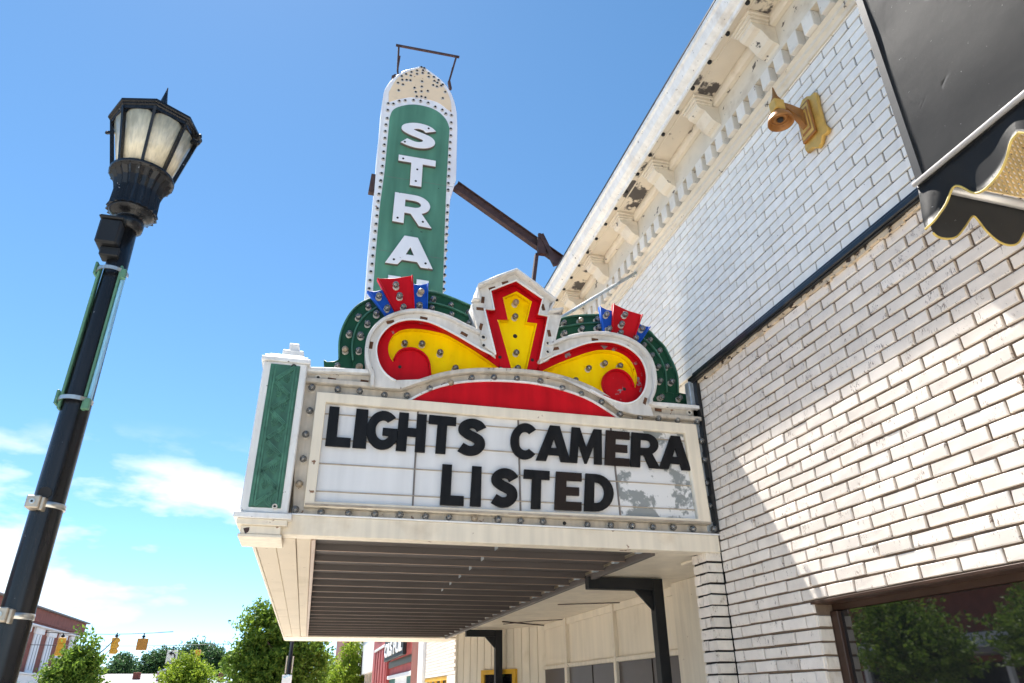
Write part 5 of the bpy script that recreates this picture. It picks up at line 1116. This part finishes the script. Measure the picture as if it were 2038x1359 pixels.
def tree(loc, h, crown, n, size, m, lb, catname='tree', seed=0, trunk_r=.12, group='street trees along the far road'):
    random.seed(seed); t = thing('tree', loc, lb, catname, group)
    bm = bmesh.new(); X, Y, Z = loc
    tube(bm, [(X, Y, Z), (X+.05, Y, Z+h*.3), (X-.04, Y+.05, Z+h*.6), (X, Y, Z+h*.93)], [trunk_r, trunk_r*.8, trunk_r*.5, trunk_r*.15], 8)
    for k in range(7):
        a = random.uniform(0, 6.28); z_ = Z+h*random.uniform(.3, .75); l = h*random.uniform(.12, .26); tube(bm, [(X, Y, z_), (X+math.cos(a)*l*.6, Y+math.sin(a)*l*.6, z_+l*.5), (X+math.cos(a)*l, Y+math.sin(a)*l, z_+l)], [trunk_r*.4, trunk_r*.25, .01], 6)
    mk('trunk', bm, t, 'bark')
    leaves('crown', t, m, [(X+c[0], Y+c[1], Z+c[2], c[3], c[4], c[5]) for c in crown], n, size)
    return t
def px_tree(Y, blobs, n, size, m, lb, seed, trunk_r=.12, tx=None, group='street trees along the far road'):
    """blobs: photo pixel centre, radii in pixels at distance Y"""
    cl = []; xs = []
    for (px, py, rx, ry) in blobs:
        p = PY(px, py, Y); k = (p-Vector((0, 0, CAMZ))).dot(fw)/PF; cl.append((p.x, random.uniform(-.4, .4)*rx*k, p.z, rx*k*.80, rx*k*.75, ry*k*.80)); xs.append(p)
    x0_ = PY(tx or blobs[0][0], 1340, Y).x; top = max(c[2]+c[5] for c in cl)
    return tree((x0_, Y, 0), top, [(c[0]-x0_, c[1], c[2], c[3], c[4], c[5]) for c in cl], n, size, m, lb, 'tree', seed, trunk_r, group)
px_tree(22, [(160, 1274, 10, 16), (165, 1300, 20, 18), (140, 1312, 16, 18), (180, 1288, 10, 14), (150, 1338, 44, 26), (178, 1330, 22, 26), (128, 1355, 40, 30), (150, 1400, 50, 50)], 3600, .075, 'leaf_mid', 'slim green street tree in front of the white columned building', 11, .07, 152)
px_tree(34, [(515, 1222, 22, 20), (545, 1218, 26, 18), (520, 1255, 42, 34), (570, 1245, 40, 34), (500, 1300, 44, 30), (560, 1300, 62, 44), (610, 1305, 42, 34), (470, 1322, 28, 22), (540, 1350, 90, 34), (625, 1335, 30, 36), (560, 1400, 80, 50)], 7200, .125, 'leaf_mid', 'large full green tree directly behind the marquee corner', 12, .2, 560)
px_tree(46, [(375, 1312, 18, 10), (372, 1332, 34, 18), (360, 1352, 42, 20), (400, 1350, 26, 20), (375, 1390, 44, 34)], 2600, .12, 'leaf', 'small bright yellow green tree below the lane sign', 13, .12)
px_tree(44, [(695, 1300, 14, 20), (715, 1285, 14, 14), (690, 1330, 24, 24), (712, 1325, 20, 26), (680, 1356, 34, 22), (700, 1390, 44, 36)], 3200, .11, 'leaf', 'bright green street tree against the dark red brick building', 14, .12)
px_tree(60, [(655, 1318, 12, 14), (650, 1342, 16, 16), (655, 1375, 20, 30)], 1200, .13, 'leaf', 'small light green tree between the big tree and brick chimney', 15, .1)
px_tree(95, [(242, 1318, 20, 14), (238, 1336, 28, 14), (228, 1352, 34, 18)], 1700, .22, 'leaf_dark', 'round dark distant tree rising behind the pale shingle roof', 16, .3, None, 'dark trees behind the houses')
px_tree(100, [(320, 1312, 30, 18), (300, 1325, 24, 16), (340, 1330, 34, 20), (310, 1348, 50, 22)], 2600, .24, 'leaf_dark', 'broad dark distant tree with sky gaps behind the lane sign', 17, .3, None, 'dark trees behind the houses')
px_tree(104, [(395, 1293, 24, 12), (372, 1305, 26, 16), (415, 1308, 32, 18), (400, 1330, 44, 22), (440, 1322, 26, 18)], 2800, .24, 'leaf_dark', 'tallest dark distant tree behind the red traffic signal', 18, .3, None, 'dark trees behind the houses')
px_tree(108, [(270, 1340, 20, 12), (262, 1352, 30, 14)], 900, .22, 'leaf_dark', 'low dark distant tree between the round tree and broad tree', 19, .25, None, 'dark trees behind the houses')
random.seed(5)
# ================================================================== ACROSS THE STREET (only seen mirrored in the shop window)
rb = thing('opposite_building', (-14, 14, 0), 'brown brick building with pale canopy across the street, mirrored in shop window', 'building')
BOX('wall', rb, 'brickred', -22, -15, 2, 34, 0, 4.6, .02); BOX('canopy', rb, 'shingle', -15, -13.4, 6, 30, 2.6, 2.8, .02); BOX('sign_band', rb, 'whitewall', -14.99, -14.9, 8, 26, 2.85, 3.3, .02); BOX('shop_glass', rb, 'pane_far', -14.99, -14.95, 8, 26, .6, 2.4, 0); BOX('parapet', rb, 'stone', -22, -14.8, 2, 34, 4.61, 4.8, .02)
for k in range(9): BOX('canopy_post', rb, 'whitewall', -13.6, -13.45, 6+3*k, 6.15+3*k, .13, 2.59, .01)
tree((-8.6, 11.8, 0), 4.0, [(0, 0, 2.5, 1.0, 1.1, .75), (.2, -.9, 2.2, .75, .8, .5), (-.1, .9, 2.6, .75, .8, .6), (0, 0, 3.2, .6, .7, .5)], 4200, .085, 'leaf_mid', 'leafy street tree on the opposite kerb, mirrored in the shop window', 'tree', 21, .06, None)
tree((-8.3, 16.0, 0), 4.2, [(0, 0, 2.6, 1.0, 1.1, .8), (.2, -.9, 2.3, .75, .8, .5), (0, .5, 3.2, .7, .7, .6)], 3000, .09, 'leaf_mid', 'second leafy street tree farther along the opposite kerb', 'tree', 22, .06, None)
for o in bpy.data.objects:
    if 'group' in o.keys() and o['group'] is None: del o['group']
